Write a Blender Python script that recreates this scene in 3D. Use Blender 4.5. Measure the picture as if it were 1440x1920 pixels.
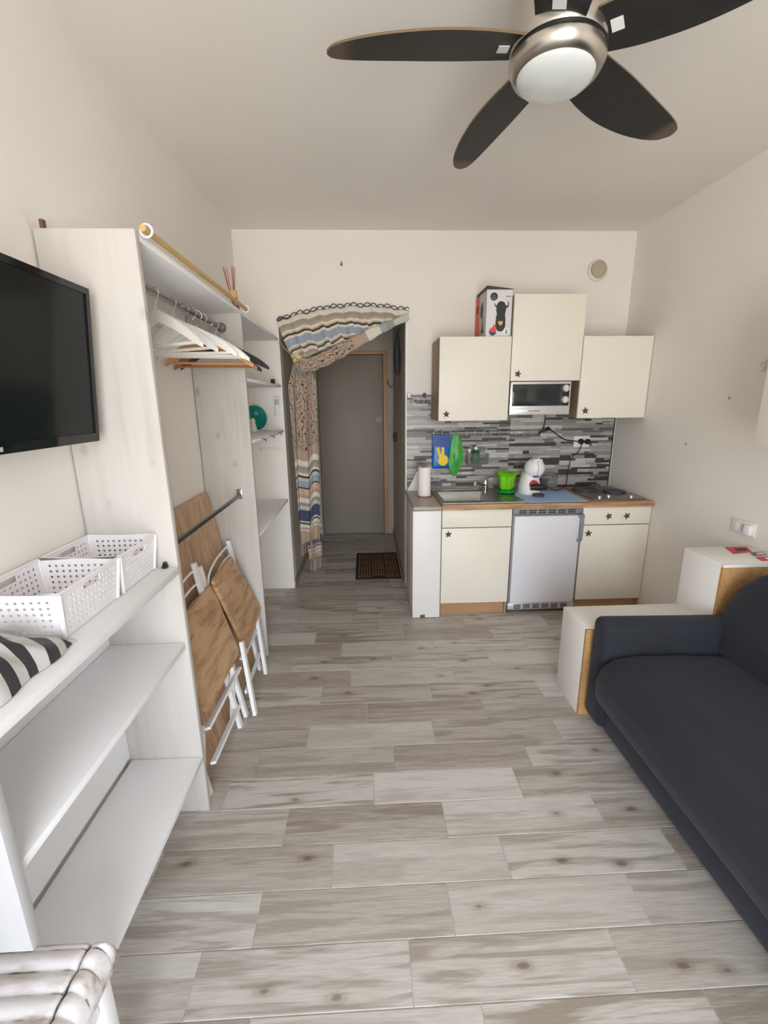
import bpy, bmesh, math, random
from mathutils import Vector, Matrix
random.seed(7)
for _o in list(bpy.data.objects):
    bpy.data.objects.remove(_o)
scene = bpy.context.scene
COL = scene.collection

# ------------------------------------------------------------------ camera
F_PX, PITCH, YAW, ROLL, CAM_H = 830.766, -0.24173, 0.03996, -0.01075, 1.53617
_cp, _sp, _cy, _sy = math.cos(PITCH), math.sin(PITCH), math.cos(YAW), math.sin(YAW)
_fw = Vector((_sy * _cp, _cy * _cp, _sp))
_rt = Vector((_cy, -_sy, 0))
_up = _rt.cross(_fw)
_r2 = _rt * math.cos(ROLL) + _up * math.sin(ROLL)
_u2 = _up * math.cos(ROLL) - _rt * math.sin(ROLL)
cam_data = bpy.data.cameras.new('camera')
cam = bpy.data.objects.new('camera', cam_data)
COL.objects.link(cam)
cam.matrix_world = Matrix(((_r2.x, _u2.x, -_fw.x, 0), (_r2.y, _u2.y, -_fw.y, 0),
                           (_r2.z, _u2.z, -_fw.z, CAM_H), (0, 0, 0, 1)))
cam_data.sensor_fit = 'HORIZONTAL'
cam_data.sensor_width = 36
cam_data.lens = F_PX / 1440 * 36
cam_data.clip_start = 0.02
scene.camera = cam

# ------------------------------------------------------------------ world, daylight, exposure
world = bpy.data.worlds.new('world')
scene.world = world
world.use_nodes = True
wn, wl = world.node_tree.nodes, world.node_tree.links
wn.clear()
_out = wn.new('ShaderNodeOutputWorld')
_bg = wn.new('ShaderNodeBackground')
_tc = wn.new('ShaderNodeTexCoord')
_sx = wn.new('ShaderNodeSeparateXYZ')
_rp = wn.new('ShaderNodeValToRGB')
_rp.color_ramp.elements[0].position = 0.47
_rp.color_ramp.elements[0].color = (1.0, 0.985, 0.955, 1)      # sunlit ground outside
_rp.color_ramp.elements[1].position = 0.53
_rp.color_ramp.elements[1].color = (0.85, 0.93, 1.04, 1)       # bright overcast sky
_ma = wn.new('ShaderNodeMath'); _ma.operation = 'MULTIPLY_ADD'
_ma.inputs[1].default_value = 0.5; _ma.inputs[2].default_value = 0.5
wl.new(_tc.outputs['Generated'], _sx.inputs[0])
wl.new(_sx.outputs['Z'], _ma.inputs[0])
wl.new(_ma.outputs[0], _rp.inputs[0])
wl.new(_rp.outputs[0], _bg.inputs['Color'])
_bg.inputs['Strength'].default_value = 8.1
wl.new(_bg.outputs[0], _out.inputs[0])

# room numbers (metres): x right, y away from the camera, z up
XL, XR, D, H = -0.920, 2.026, 3.567, 2.739
YB = -1.65                        # wall with the window, behind the camera
WX0, WX1, WZ0, WZ1 = -0.55, 0.95, 0.04, 2.28
XW = -0.636                       # front plane of the left-hand furniture
DX0, DX1, DZ = -0.630, 0.322, 2.16
YH = 5.15                         # far end of the hallway

_pl = bpy.data.lights.new('window_daylight_portal', 'AREA')
_pl.shape = 'RECTANGLE'; _pl.size = WX1 - WX0; _pl.size_y = WZ1 - WZ0
_pl.cycles.is_portal = True
_po = bpy.data.objects.new('window_daylight_portal', _pl)
COL.objects.link(_po)
_po.location = ((WX0 + WX1) / 2, YB - 0.10, (WZ0 + WZ1) / 2)
_po.rotation_euler = (math.radians(90), 0, 0)

scene.view_settings.view_transform = 'Standard'
scene.view_settings.look = 'None'
scene.view_settings.gamma = 1
scene.view_settings.use_curve_mapping = False
scene.view_settings.exposure = 0.6
try:
    scene.cycles.max_bounces = 14
    scene.cycles.diffuse_bounces = 10
    scene.cycles.transparent_max_bounces = 12
    scene.cycles.sample_clamp_indirect = 8
except Exception:
    pass

# ------------------------------------------------------------------ materials
MATS = {}
def srgb(r, g, b):
    f = lambda c: (c / 12.92) if c <= 0.04045 else ((c + 0.055) / 1.055) ** 2.4
    return (f(r / 255), f(g / 255), f(b / 255), 1)

def new_mat(name):
    m = bpy.data.materials.new(name); m.use_nodes = True
    MATS[name] = m
    nt = m.node_tree
    return m, nt.nodes, nt.links, nt.nodes['Principled BSDF']

def ramp(n, stops, interp='LINEAR'):
    r = n.new('ShaderNodeValToRGB')
    cr = r.color_ramp; cr.interpolation = interp
    while len(cr.elements) < len(stops): cr.elements.new(0.5)
    for e, (p, c) in zip(cr.elements, stops):
        e.position = p; e.color = c
    return r

def mat(name, col, rough=0.5, metal=0.0, var=0.06, scale=8.0, stretch=(1, 1, 1), bump=0.0, bscale=None, coat=0.0, trans=0.0, ior=1.45, spec=0.5, aniso=0.0):
    """a plain procedural material: base colour broken up by stretched noise, optional relief"""
    m, n, l, b = new_mat(name)
    tc = n.new('ShaderNodeTexCoord'); mp = n.new('ShaderNodeMapping')
    mp.inputs['Scale'].default_value = stretch
    l.new(tc.outputs['Object'], mp.inputs['Vector'])
    nz = n.new('ShaderNodeTexNoise'); nz.inputs['Scale'].default_value = scale
    nz.inputs['Detail'].default_value = 5
    l.new(mp.outputs[0], nz.inputs['Vector'])
    lo = tuple(max(0, c * (1 - var)) for c in col[:3]) + (1,)
    hi = tuple(min(1, c * (1 + var)) for c in col[:3]) + (1,)
    r = ramp(n, [(0.3, lo), (0.7, hi)])
    l.new(nz.outputs['Fac'], r.inputs[0])
    l.new(r.outputs[0], b.inputs['Base Color'])
    b.inputs['Roughness'].default_value = rough
    b.inputs['Metallic'].default_value = metal
    b.inputs['IOR'].default_value = ior
    b.inputs['Coat Weight'].default_value = coat
    b.inputs['Transmission Weight'].default_value = trans
    b.inputs['Specular IOR Level'].default_value = spec
    if bump:
        bp = n.new('ShaderNodeBump'); bp.inputs['Strength'].default_value = bump
        bp.inputs['Distance'].default_value = 0.004
        nb = n.new('ShaderNodeTexNoise'); nb.inputs['Scale'].default_value = bscale or scale * 6
        nb.inputs['Detail'].default_value = 3
        l.new(mp.outputs[0], nb.inputs['Vector'])
        l.new(nb.outputs['Fac'], bp.inputs['Height'])
        l.new(bp.outputs[0], b.inputs['Normal'])
    return m

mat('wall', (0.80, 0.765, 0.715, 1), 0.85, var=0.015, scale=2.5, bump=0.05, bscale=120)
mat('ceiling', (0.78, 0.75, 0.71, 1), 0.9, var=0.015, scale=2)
mat('hall_wall_shaded', (0.55, 0.51, 0.455, 1), 0.8, var=0.03, scale=2)  # same white as the room walls, with the hallway's shade put into the colour
mat('grey_lam', (0.48, 0.48, 0.495, 1), 0.5, var=0.02)
mat('cream', (0.80, 0.755, 0.66, 1), 0.45, var=0.012, scale=4)
mat('white_lam', (0.80, 0.785, 0.76, 1), 0.4, var=0.012, scale=4)
mat('white_paint', (0.835, 0.84, 0.86, 1), 0.55, var=0.02, scale=5, bump=0.08, bscale=60)
mat('white_plastic', (0.82, 0.80, 0.82, 1), 0.35, var=0.01)
mat('white_metal', (0.86, 0.87, 0.88, 1), 0.35, var=0.02)
mat('oak_edge', srgb(176, 136, 100), 0.55, var=0.10, scale=6, stretch=(1, 6, 12))
mat('particle', srgb(182, 140, 92), 0.7, var=0.16, scale=60)
mat('oak_panel', srgb(150, 128, 108), 0.55, var=0.10, scale=5, stretch=(8, 8, 1))
mat('greytop', srgb(168, 160, 150), 0.35, var=0.04, scale=20)
mat('steel', (0.34, 0.33, 0.315, 1), 0.33, 1.0, var=0.05, scale=6, stretch=(1, 20, 1))
mat('steel_dark', (0.20, 0.20, 0.20, 1), 0.3, 1.0, var=0.05)
mat('nickel', (0.52, 0.485, 0.44, 1), 0.30, 1.0, var=0.06, scale=5, stretch=(1, 1, 30))
mat('chrome', (0.75, 0.75, 0.76, 1), 0.09, 1.0, var=0.02)
mat('silver', (0.66, 0.655, 0.64, 1), 0.35, 0.55, var=0.03)
mat('fridge_white', (0.70, 0.69, 0.73, 1), 0.4, var=0.01)
mat('fridge_grey', srgb(132, 134, 138), 0.45, var=0.03)
mat('black', (0.012, 0.012, 0.013, 1), 0.45, var=0.1)
mat('black_gloss', (0.006, 0.007, 0.008, 1), 0.08, var=0.1)
mat('tv_screen', (0.006, 0.009, 0.009, 1), 0.16, var=0.05, spec=0.22)
mat('dark_grey', (0.06, 0.06, 0.065, 1), 0.5)
mat('mw_glass', (0.025, 0.030, 0.031, 1), 0.08, var=0.1)
mat('star_brown', srgb(104, 74, 56), 0.7, var=0.15, scale=40, bump=0.3, bscale=200)
mat('fan_edge', srgb(112, 92, 62), 0.5, var=0.1)
mat('globe', (0.60, 0.625, 0.615, 1), 0.25, var=0.01, coat=0.3)
mat('sticker', (0.75, 0.75, 0.74, 1), 0.5)
mat('dowel', srgb(200, 168, 112), 0.55, var=0.10, scale=10, stretch=(8, 1, 8))
mat('paper', (0.86, 0.82, 0.79, 1), 0.9, var=0.02, bump=0.1, bscale=150)
mat('hanger_white', (0.82, 0.80, 0.76, 1), 0.4, var=0.02)
mat('hanger_wood', srgb(196, 142, 84), 0.45, var=0.10, scale=10, stretch=(1, 8, 8))
mat('hanger_brown', srgb(150, 104, 76), 0.5, var=0.10, scale=10, stretch=(1, 8, 8))
mat('lime', srgb(120, 200, 22), 0.4, var=0.04)
mat('green', srgb(10, 160, 70), 0.35, var=0.04)
mat('green_bag', srgb(70, 165, 70), 0.4, var=0.10, scale=14, stretch=(4, 4, 1))
mat('green_bottle', srgb(20, 110, 60), 0.25, var=0.05)
mat('blue_pack', srgb(10, 110, 190), 0.3, var=0.20, scale=12)
mat('blue_dark', srgb(20, 70, 150), 0.3, var=0.1)
mat('yellow', srgb(240, 205, 40), 0.5, var=0.05)
mat('mat_blue', srgb(165, 196, 236), 0.6, var=0.03)
mat('red', srgb(190, 30, 40), 0.4, var=0.05)
mat('red_print', srgb(215, 85, 65), 0.5, var=0.04)
mat('leaflet_red', srgb(205, 50, 60), 0.4, var=0.10)
mat('navy_print', srgb(60, 70, 110), 0.5, var=0.05)
mat('gold_print', srgb(225, 165, 60), 0.5, var=0.10)
mat('card', (0.70, 0.685, 0.70, 1), 0.6, var=0.01)
mat('card_side', (0.52, 0.52, 0.49, 1), 0.6, var=0.02)
mat('card_dark', srgb(70, 60, 58), 0.7)
mat('print_dark', srgb(45, 48, 52), 0.5, var=0.1)
mat('print_mid', srgb(110, 105, 108), 0.5)
mat('print_tan', srgb(185, 165, 130), 0.5, var=0.2, scale=60)
mat('teal', srgb(20, 130, 120), 0.3, var=0.25, scale=18)
mat('teal_star', srgb(125, 175, 165), 0.4)
mat('ceramic', (0.80, 0.77, 0.70, 1), 0.3)
mat('reed', srgb(165, 88, 84), 0.7)
mat('cork', srgb(205, 165, 115), 0.7)
mat('remote', (0.68, 0.67, 0.65, 1), 0.4)
mat('vent', srgb(176, 164, 146), 0.6)
mat('vent_rim', (0.70, 0.655, 0.59, 1), 0.6)
mat('coir', srgb(122, 90, 62), 0.95, var=0.25, scale=60, bump=0.4, bscale=300)
mat('mat_rubber', srgb(48, 42, 40), 0.9)
mat('door_lam', (0.33, 0.285, 0.235, 1), 0.5, var=0.02)
mat('frame_wood', srgb(205, 165, 125), 0.5, var=0.10, scale=5, stretch=(10, 10, 1))
mat('grout', (0.60, 0.58, 0.55, 1), 0.9, var=0.05)
mat('skirting', srgb(150, 132, 112), 0.5, var=0.2, scale=4, stretch=(1, 1, 8))
mat('umbrella_cloth', srgb(52, 52, 54), 0.7)
mat('cane', srgb(96, 70, 58), 0.5)
mat('star_sand', srgb(214, 196, 140), 0.8, bump=0.3, bscale=200)
mat('rope', srgb(165, 130, 92), 0.9)
mat('socket_white', (0.80, 0.775, 0.73, 1), 0.35)
mat('hole', (0.03, 0.03, 0.03, 1), 0.8)

def m_floor():
    m, n, l, b = new_mat('tile_wood')
    oi = n.new('ShaderNodeObjectInfo'); tc = n.new('ShaderNodeTexCoord')
    def math_(op, a, c=None, d=None):
        k = n.new('ShaderNodeMath'); k.operation = op
        for i, v in enumerate((a, c, d)):
            if v is None: continue
            if isinstance(v, (int, float)): k.inputs[i].default_value = v
            else: l.new(v, k.inputs[i])
        return k.outputs[0]
    rnd = oi.outputs['Random']
    rf = lambda f: math_('FRACT', math_('MULTIPLY', rnd, f))
    sc = n.new('ShaderNodeVectorMath'); sc.operation = 'SCALE'; sc.inputs[0].default_value = (53.0, 31.0, 17.0)
    l.new(rnd, sc.inputs['Scale'])
    ad = n.new('ShaderNodeVectorMath'); ad.operation = 'ADD'
    l.new(tc.outputs['Object'], ad.inputs[0]); l.new(sc.outputs[0], ad.inputs[1])
    def noise(scale, vec, det=5, rough=0.55, dist=0.0):
        mp = n.new('ShaderNodeMapping'); mp.inputs['Scale'].default_value = vec
        l.new(ad.outputs[0], mp.inputs['Vector'])
        z = n.new('ShaderNodeTexNoise'); z.inputs['Scale'].default_value = scale
        z.inputs['Detail'].default_value = det; z.inputs['Roughness'].default_value = rough
        z.inputs['Distortion'].default_value = dist
        l.new(mp.outputs[0], z.inputs['Vector'])
        return z.outputs['Fac']
    fine = noise(14, (0.8, 14, 1), 6, 0.65, 0.4)
    streak = noise(3.2, (0.75, 9, 1), 4, 0.5, 0.7)
    blotch = noise(5, (1.0, 3, 1), 4)
    sep = n.new('ShaderNodeSeparateXYZ'); l.new(tc.outputs['Object'], sep.inputs[0])
    X, Y = sep.outputs['X'], sep.outputs['Y']
    # plank split printed lengthwise on the tile
    yw = math_('MULTIPLY_ADD', blotch, 0.03, Y)
    half = math_('GREATER_THAN', yw, math_('MULTIPLY_ADD', rf(5.3), 0.04, -0.005))
    tone = math_('MULTIPLY_ADD', math_('MULTIPLY', half, math_('SUBTRACT', rf(7.31), 0.5)), 0.75, rf(3.17))
    base = ramp(n, [(0.10, (0.30, 0.262, 0.222, 1)), (0.36, (0.43, 0.392, 0.348, 1)), (0.62, (0.535, 0.508, 0.474, 1)), (0.9, (0.62, 0.605, 0.585, 1))])
    l.new(math_('MULTIPLY_ADD', fine, 0.95, math_('MULTIPLY_ADD', tone, 0.42, -0.20)), base.inputs[0])
    st = ramp(n, [(0.48, (0, 0, 0, 1)), (0.60, (1, 1, 1, 1))]); l.new(streak, st.inputs[0])
    sf_ = math_('MULTIPLY', st.outputs[0], math_('MULTIPLY_ADD', rf(9.7), 0.6, 0.18))
    mx = n.new('ShaderNodeMixRGB'); mx.inputs[2].default_value = (0.235, 0.190, 0.145, 1)
    l.new(sf_, mx.inputs[0]); l.new(base.outputs[0], mx.inputs[1])
    col = mx.outputs[0]
    # knots: one or two per tile, at the tile's own places
    for fx, fy, fp in ((13.7, 29.3, 4.4), (23.1, 17.9, 6.6)):
        x0 = math_('MULTIPLY_ADD', rf(fx), 0.46, -0.23); y0 = math_('MULTIPLY_ADD', rf(fy), 0.10, -0.05)
        dx = math_('DIVIDE', math_('SUBTRACT', X, x0), 0.026); dy = math_('DIVIDE', math_('SUBTRACT', Y, y0), 0.0125)
        d = math_('SQRT', math_('ADD', math_('MULTIPLY', dx, dx), math_('MULTIPLY', dy, dy)))
        d = math_('MULTIPLY_ADD', math_('SUBTRACT', blotch, 0.5), 2.8, d)
        dn = math_('DIVIDE', d, 4.0)
        dn = math_('ADD', dn, math_('MULTIPLY', math_('LESS_THAN', rf(fp), 0.58), 2.0))
        kr = ramp(n, [(0.0, (0.36, 0.30, 0.26, 1)), (0.10, (0.50, 0.44, 0.39, 1)), (0.18, (0.80, 0.76, 0.72, 1)), (0.24, (0.76, 0.72, 0.68, 1)), (0.34, (0.92, 0.90, 0.88, 1)), (0.60, (1, 1, 1, 1))])
        l.new(dn, kr.inputs[0])
        mu = n.new('ShaderNodeMixRGB'); mu.blend_type = 'MULTIPLY'; mu.inputs[0].default_value = 0.9
        l.new(col, mu.inputs[1]); l.new(kr.outputs[0], mu.inputs[2]); col = mu.outputs[0]
    l.new(col, b.inputs['Base Color'])
    rr = ramp(n, [(0.3, (0.46, 0.46, 0.46, 1)), (0.7, (0.36, 0.36, 0.36, 1))])
    l.new(fine, rr.inputs[0]); l.new(rr.outputs[0], b.inputs['Roughness'])
    b.inputs['Specular IOR Level'].default_value = 0.35
    bp = n.new('ShaderNodeBump'); bp.inputs['Strength'].default_value = 0.10; bp.inputs['Distance'].default_value = 0.003
    l.new(fine, bp.inputs['Height']); l.new(bp.outputs[0], b.inputs['Normal'])
m_floor()

def m_whitewash():
    m, n, l, b = new_mat('whitewash')
    tc = n.new('ShaderNodeTexCoord')
    def noise(scale, vec, det=5):
        mp = n.new('ShaderNodeMapping'); mp.inputs['Scale'].default_value = vec
        l.new(tc.outputs['Object'], mp.inputs['Vector'])
        z = n.new('ShaderNodeTexNoise'); z.inputs['Scale'].default_value = scale; z.inputs['Detail'].default_value = det
        l.new(mp.outputs[0], z.inputs['Vector']); return z
    g = noise(6, (6, 6, 0.5)); k = noise(2.2, (1, 1, 0.8), 3)
    r = ramp(n, [(0.28, (0.42, 0.372, 0.322, 1)), (0.48, (0.53, 0.494, 0.455, 1)), (0.70, (0.57, 0.545, 0.518, 1))])
    ad = n.new('ShaderNodeMath'); ad.operation = 'MULTIPLY_ADD'; ad.inputs[1].default_value = 0.45
    h = n.new('ShaderNodeMath'); h.operation = 'MULTIPLY'; h.inputs[1].default_value = 0.58
    l.new(k.outputs['Fac'], h.inputs[0]); l.new(g.outputs['Fac'], ad.inputs[0]); l.new(h.outputs[0], ad.inputs[2])
    l.new(ad.outputs[0], r.inputs[0])
    vo = n.new('ShaderNodeTexVoronoi'); vo.inputs['Scale'].default_value = 5.5
    mp = n.new('ShaderNodeMapping'); mp.inputs['Scale'].default_value = (1.3, 1.3, 0.8); mp.inputs['Location'].default_value = (0.3, 0.7, 0.1)
    l.new(tc.outputs['Object'], mp.inputs['Vector']); l.new(mp.outputs[0], vo.inputs['Vector'])
    kr = ramp(n, [(0.0, (0.55, 0.51, 0.48, 1)), (0.07, (0.80, 0.775, 0.75, 1)), (0.14, (1, 1, 1, 1))])
    l.new(vo.outputs['Distance'], kr.inputs[0])
    mu = n.new('ShaderNodeMixRGB'); mu.blend_type = 'MULTIPLY'; mu.inputs[0].default_value = 1
    l.new(r.outputs[0], mu.inputs[1]); l.new(kr.outputs[0], mu.inputs[2])
    l.new(mu.outputs[0], b.inputs['Base Color'])
    b.inputs['Roughness'].default_value = 0.7
    bp = n.new('ShaderNodeBump'); bp.inputs['Strength'].default_value = 0.1; bp.inputs['Distance'].default_value = 0.003
    l.new(g.outputs['Fac'], bp.inputs['Height']); l.new(bp.outputs[0], b.inputs['Normal'])
m_whitewash()

def m_wood(name, c0, c1, c2, vec, rough=0.5, scale=4):
    m, n, l, b = new_mat(name)
    tc = n.new('ShaderNodeTexCoord'); mp = n.new('ShaderNodeMapping'); mp.inputs['Scale'].default_value = vec
    l.new(tc.outputs['Object'], mp.inputs['Vector'])
    z = n.new('ShaderNodeTexNoise'); z.inputs['Scale'].default_value = scale; z.inputs['Detail'].default_value = 6; z.inputs['Distortion'].default_value = 0.8
    l.new(mp.outputs[0], z.inputs['Vector'])
    r = ramp(n, [(0.30, c0), (0.5, c1), (0.72, c2)])
    l.new(z.outputs['Fac'], r.inputs[0]); l.new(r.outputs[0], b.inputs['Base Color'])
    b.inputs['Roughness'].default_value = rough
m_wood('oak_seat', srgb(158, 122, 90), srgb(192, 156, 120), srgb(208, 174, 140), (1.5, 1.5, 6), 0.45)
m_wood('oak_table', srgb(160, 126, 96), srgb(188, 154, 122), srgb(206, 174, 142), (9, 9, 0.5), 0.5)
m_wood('oak_counter', srgb(140, 106, 76), srgb(178, 142, 104), srgb(196, 160, 122), (1, 10, 10), 0.4)

def m_sofa():
    m, n, l, b = new_mat('sofa_fabric')
    tc = n.new('ShaderNodeTexCoord')
    z = n.new('ShaderNodeTexNoise'); z.inputs['Scale'].default_value = 3.0; z.inputs['Detail'].default_value = 4
    l.new(tc.outputs['Object'], z.inputs['Vector'])
    r = ramp(n, [(0.3, (0.0105, 0.0122, 0.0185, 1)), (0.7, (0.0145, 0.0165, 0.0245, 1))])
    l.new(z.outputs['Fac'], r.inputs[0]); l.new(r.outputs[0], b.inputs['Base Color'])
    b.inputs['Roughness'].default_value = 0.85
    b.inputs['Sheen Weight'].default_value = 0.12
    b.inputs['Sheen Roughness'].default_value = 0.5
    b.inputs['Sheen Tint'].default_value = (0.6, 0.65, 0.8, 1)
    w = n.new('ShaderNodeTexNoise'); w.inputs['Scale'].default_value = 420
    l.new(tc.outputs['Object'], w.inputs['Vector'])
    bp = n.new('ShaderNodeBump'); bp.inputs['Strength'].default_value = 0.15; bp.inputs['Distance'].default_value = 0.002
    l.new(w.outputs['Fac'], bp.inputs['Height']); l.new(bp.outputs[0], b.inputs['Normal'])
m_sofa()

def m_fan():
    m, n, l, b = new_mat('fan_blade')
    tc = n.new('ShaderNodeTexCoord'); mp = n.new('ShaderNodeMapping'); mp.inputs['Scale'].default_value = (2, 14, 2)
    l.new(tc.outputs['Object'], mp.inputs['Vector'])
    z = n.new('ShaderNodeTexNoise'); z.inputs['Scale'].default_value = 6; z.inputs['Detail'].default_value = 5
    l.new(mp.outputs[0], z.inputs['Vector'])
    r = ramp(n, [(0.3, (0.010, 0.010, 0.011, 1)), (0.7, (0.020, 0.019, 0.018, 1))])
    l.new(z.outputs['Fac'], r.inputs[0])
    sx = n.new('ShaderNodeSeparateXYZ'); l.new(tc.outputs['Object'], sx.inputs[0])
    t = ramp(n, [(0.0, (0, 0, 0, 1)), (0.885, (0, 0, 0, 1)), (0.945, (1, 1, 1, 1))])
    dv = n.new('ShaderNodeMath'); dv.operation = 'DIVIDE'; dv.inputs[1].default_value = 0.60
    l.new(sx.outputs['X'], dv.inputs[0]); l.new(dv.outputs[0], t.inputs[0])
    mx = n.new('ShaderNodeMixRGB'); mx.inputs[2].default_value = srgb(92, 74, 62)
    l.new(t.outputs[0], mx.inputs[0]); l.new(r.outputs[0], mx.inputs[1])
    l.new(mx.outputs[0], b.inputs['Base Color']); b.inputs['Roughness'].default_value = 0.5
m_fan()

def m_attr(name, rough=0.4):
    m, n, l, b = new_mat(name)
    a = n.new('ShaderNodeAttribute'); a.attribute_name = 'tint'
    tc = n.new('ShaderNodeTexCoord'); mp = n.new('ShaderNodeMapping'); mp.inputs['Scale'].default_value = (3, 3, 18)
    l.new(tc.outputs['Object'], mp.inputs['Vector'])
    z = n.new('ShaderNodeTexNoise'); z.inputs['Scale'].default_value = 9; z.inputs['Detail'].default_value = 4
    l.new(mp.outputs[0], z.inputs['Vector'])
    r = ramp(n, [(0.3, (0.72, 0.72, 0.72, 1)), (0.7, (1, 1, 1, 1))])
    l.new(z.outputs['Fac'], r.inputs[0])
    mu = n.new('ShaderNodeMixRGB'); mu.blend_type = 'MULTIPLY'; mu.inputs[0].default_value = 1
    l.new(a.outputs['Color'], mu.inputs[1]); l.new(r.outputs[0], mu.inputs[2])
    l.new(mu.outputs[0], b.inputs['Base Color']); b.inputs['Roughness'].default_value = rough
m_attr('mosaic', 0.35)

def m_cloth(name, stripes, scale, squig=0.0, sq_range=(0, 1)):
    """woven stripes: the V of the cloth's own UV map picks the colour; thin dark embroidered squiggles in one stretch"""
    m, n, l, b = new_mat(name)
    uv = n.new('ShaderNodeUVMap'); uv.uv_map = 'UVMap'
    sx = n.new('ShaderNodeSeparateXYZ'); l.new(uv.outputs[0], sx.inputs[0])
    dv = n.new('ShaderNodeMath'); dv.operation = 'DIVIDE'; dv.inputs[1].default_value = scale
    l.new(sx.outputs['Y'], dv.inputs[0])
    r = ramp(n, stripes, 'CONSTANT'); l.new(dv.outputs[0], r.inputs[0])
    out = r.outputs[0]
    if squig:
        w = n.new('ShaderNodeTexWave'); w.wave_type = 'BANDS'; w.bands_direction = 'X'
        w.inputs['Scale'].default_value = squig; w.inputs['Distortion'].default_value = 9; w.inputs['Detail'].default_value = 2
        w.inputs['Detail Scale'].default_value = 2.2
        l.new(uv.outputs[0], w.inputs['Vector'])
        t = n.new('ShaderNodeMath'); t.operation = 'GREATER_THAN'; t.inputs[1].default_value = 0.90
        l.new(w.outputs['Fac'], t.inputs[0])
        a = n.new('ShaderNodeMath'); a.operation = 'GREATER_THAN'; a.inputs[1].default_value = sq_range[0]
        c = n.new('ShaderNodeMath'); c.operation = 'LESS_THAN'; c.inputs[1].default_value = sq_range[1]
        l.new(dv.outputs[0], a.inputs[0]); l.new(dv.outputs[0], c.inputs[0])
        p1 = n.new('ShaderNodeMath'); p1.operation = 'MULTIPLY'; l.new(t.outputs[0], p1.inputs[0]); l.new(a.outputs[0], p1.inputs[1])
        p2 = n.new('ShaderNodeMath'); p2.operation = 'MULTIPLY'; l.new(p1.outputs[0], p2.inputs[0]); l.new(c.outputs[0], p2.inputs[1])
        mx = n.new('ShaderNodeMixRGB'); mx.inputs[2].default_value = srgb(58, 50, 54)
        l.new(p2.outputs[0], mx.inputs[0]); l.new(out, mx.inputs[1]); out = mx.outputs[0]
    l.new(out, b.inputs['Base Color']); b.inputs['Roughness'].default_value = 0.95
    tc = n.new('ShaderNodeTexCoord'); wv = n.new('ShaderNodeTexNoise'); wv.inputs['Scale'].default_value = 300
    l.new(tc.outputs['Object'], wv.inputs['Vector'])
    bp = n.new('ShaderNodeBump'); bp.inputs['Strength'].default_value = 0.2; bp.inputs['Distance'].default_value = 0.002
    l.new(wv.outputs['Fac'], bp.inputs['Height']); l.new(bp.outputs[0], b.inputs['Normal'])
BEI, CRM, GRY, BLK = srgb(172, 152, 134), srgb(212, 206, 190), srgb(150, 144, 136), srgb(58, 52, 56)  # BEI: cloth beige with the shadow on the tail mixed into the colour
BLU, NVY, MNT, PCH = srgb(150, 162, 174), srgb(70, 78, 102), srgb(184, 190, 178), srgb(196, 170, 148)
m_cloth('valance_cloth', [(0.0, CRM), (0.10, GRY), (0.17, BEI), (0.22, CRM), (0.27, BEI), (0.30, BLK), (0.335, CRM),
                          (0.38, BLU), (0.52, CRM), (0.56, BEI), (0.59, BLK), (0.62, CRM), (0.68, BEI), (0.74, MNT), (0.80, PCH), (0.88, GRY)], 0.36)
m_cloth('roll_cloth', [(0.0, MNT), (0.10, GRY), (0.16, BLU), (0.20, CRM), (0.30, BEI), (0.55, BEI)], 1.0, 14, (0.40, 1.0))
m_cloth('tail_cloth', [(0.0, GRY), (0.06, BEI), (0.50, BEI), (0.515, CRM), (0.545, GRY), (0.57, BEI), (0.585, CRM), (0.60, BLK),
                       (0.613, MNT), (0.63, BLU), (0.665, BLK), (0.675, PCH), (0.71, BEI), (0.73, CRM), (0.755, GRY), (0.775, MNT),
                       (0.80, NVY), (0.865, CRM), (0.872, NVY), (0.885, CRM), (0.905, BEI), (0.915, CRM), (0.925, BEI)], 1.42, 15, (0.04, 0.46))
MATS['fringe'] = mat('fringe', BEI, 0.95)

def m_stripe_bag():
    m, n, l, b = new_mat('striped_fabric')
    uv = n.new('ShaderNodeUVMap'); uv.uv_map = 'UVMap'
    sx = n.new('ShaderNodeSeparateXYZ'); l.new(uv.outputs[0], sx.inputs[0])
    f = n.new('ShaderNodeMath'); f.operation = 'FRACT'; l.new(sx.outputs['X'], f.inputs[0])
    t = n.new('ShaderNodeMath'); t.operation = 'GREATER_THAN'; t.inputs[1].default_value = 0.52; l.new(f.outputs[0], t.inputs[0])
    mx = n.new('ShaderNodeMixRGB'); mx.inputs[1].default_value = (0.66, 0.65, 0.64, 1); mx.inputs[2].default_value = (0.012, 0.013, 0.022, 1)
    l.new(t.outputs[0], mx.inputs[0]); l.new(mx.outputs[0], b.inputs['Base Color']); b.inputs['Roughness'].default_value = 0.7
m_stripe_bag()

def m_film(name, tint=(0.95, 0.95, 0.95, 1), opac=0.25, rough=0.12):
    m, n, l, b = new_mat(name)
    o = n['Material Output']
    tr = n.new('ShaderNodeBsdfTransparent'); tr.inputs[0].default_value = tint
    mx = n.new('ShaderNodeMixShader')
    lw = n.new('ShaderNodeLayerWeight'); lw.inputs['Blend'].default_value = 0.35
    mm = n.new('ShaderNodeMath'); mm.operation = 'MULTIPLY_ADD'; mm.inputs[1].default_value = 0.28; mm.inputs[2].default_value = opac
    l.new(lw.outputs['Facing'], mm.inputs[0]); l.new(mm.outputs[0], mx.inputs[0])
    b.inputs['Base Color'].default_value = (0.35, 0.35, 0.35, 1); b.inputs['Roughness'].default_value = rough
    l.new(tr.outputs[0], mx.inputs[1]); l.new(b.outputs[0], mx.inputs[2]); l.new(mx.outputs[0], o.inputs['Surface'])
m_film('clear_film', opac=0.02)
m_film('clear_plastic', (0.88, 0.9, 0.9, 1), 0.16, 0.15)
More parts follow.
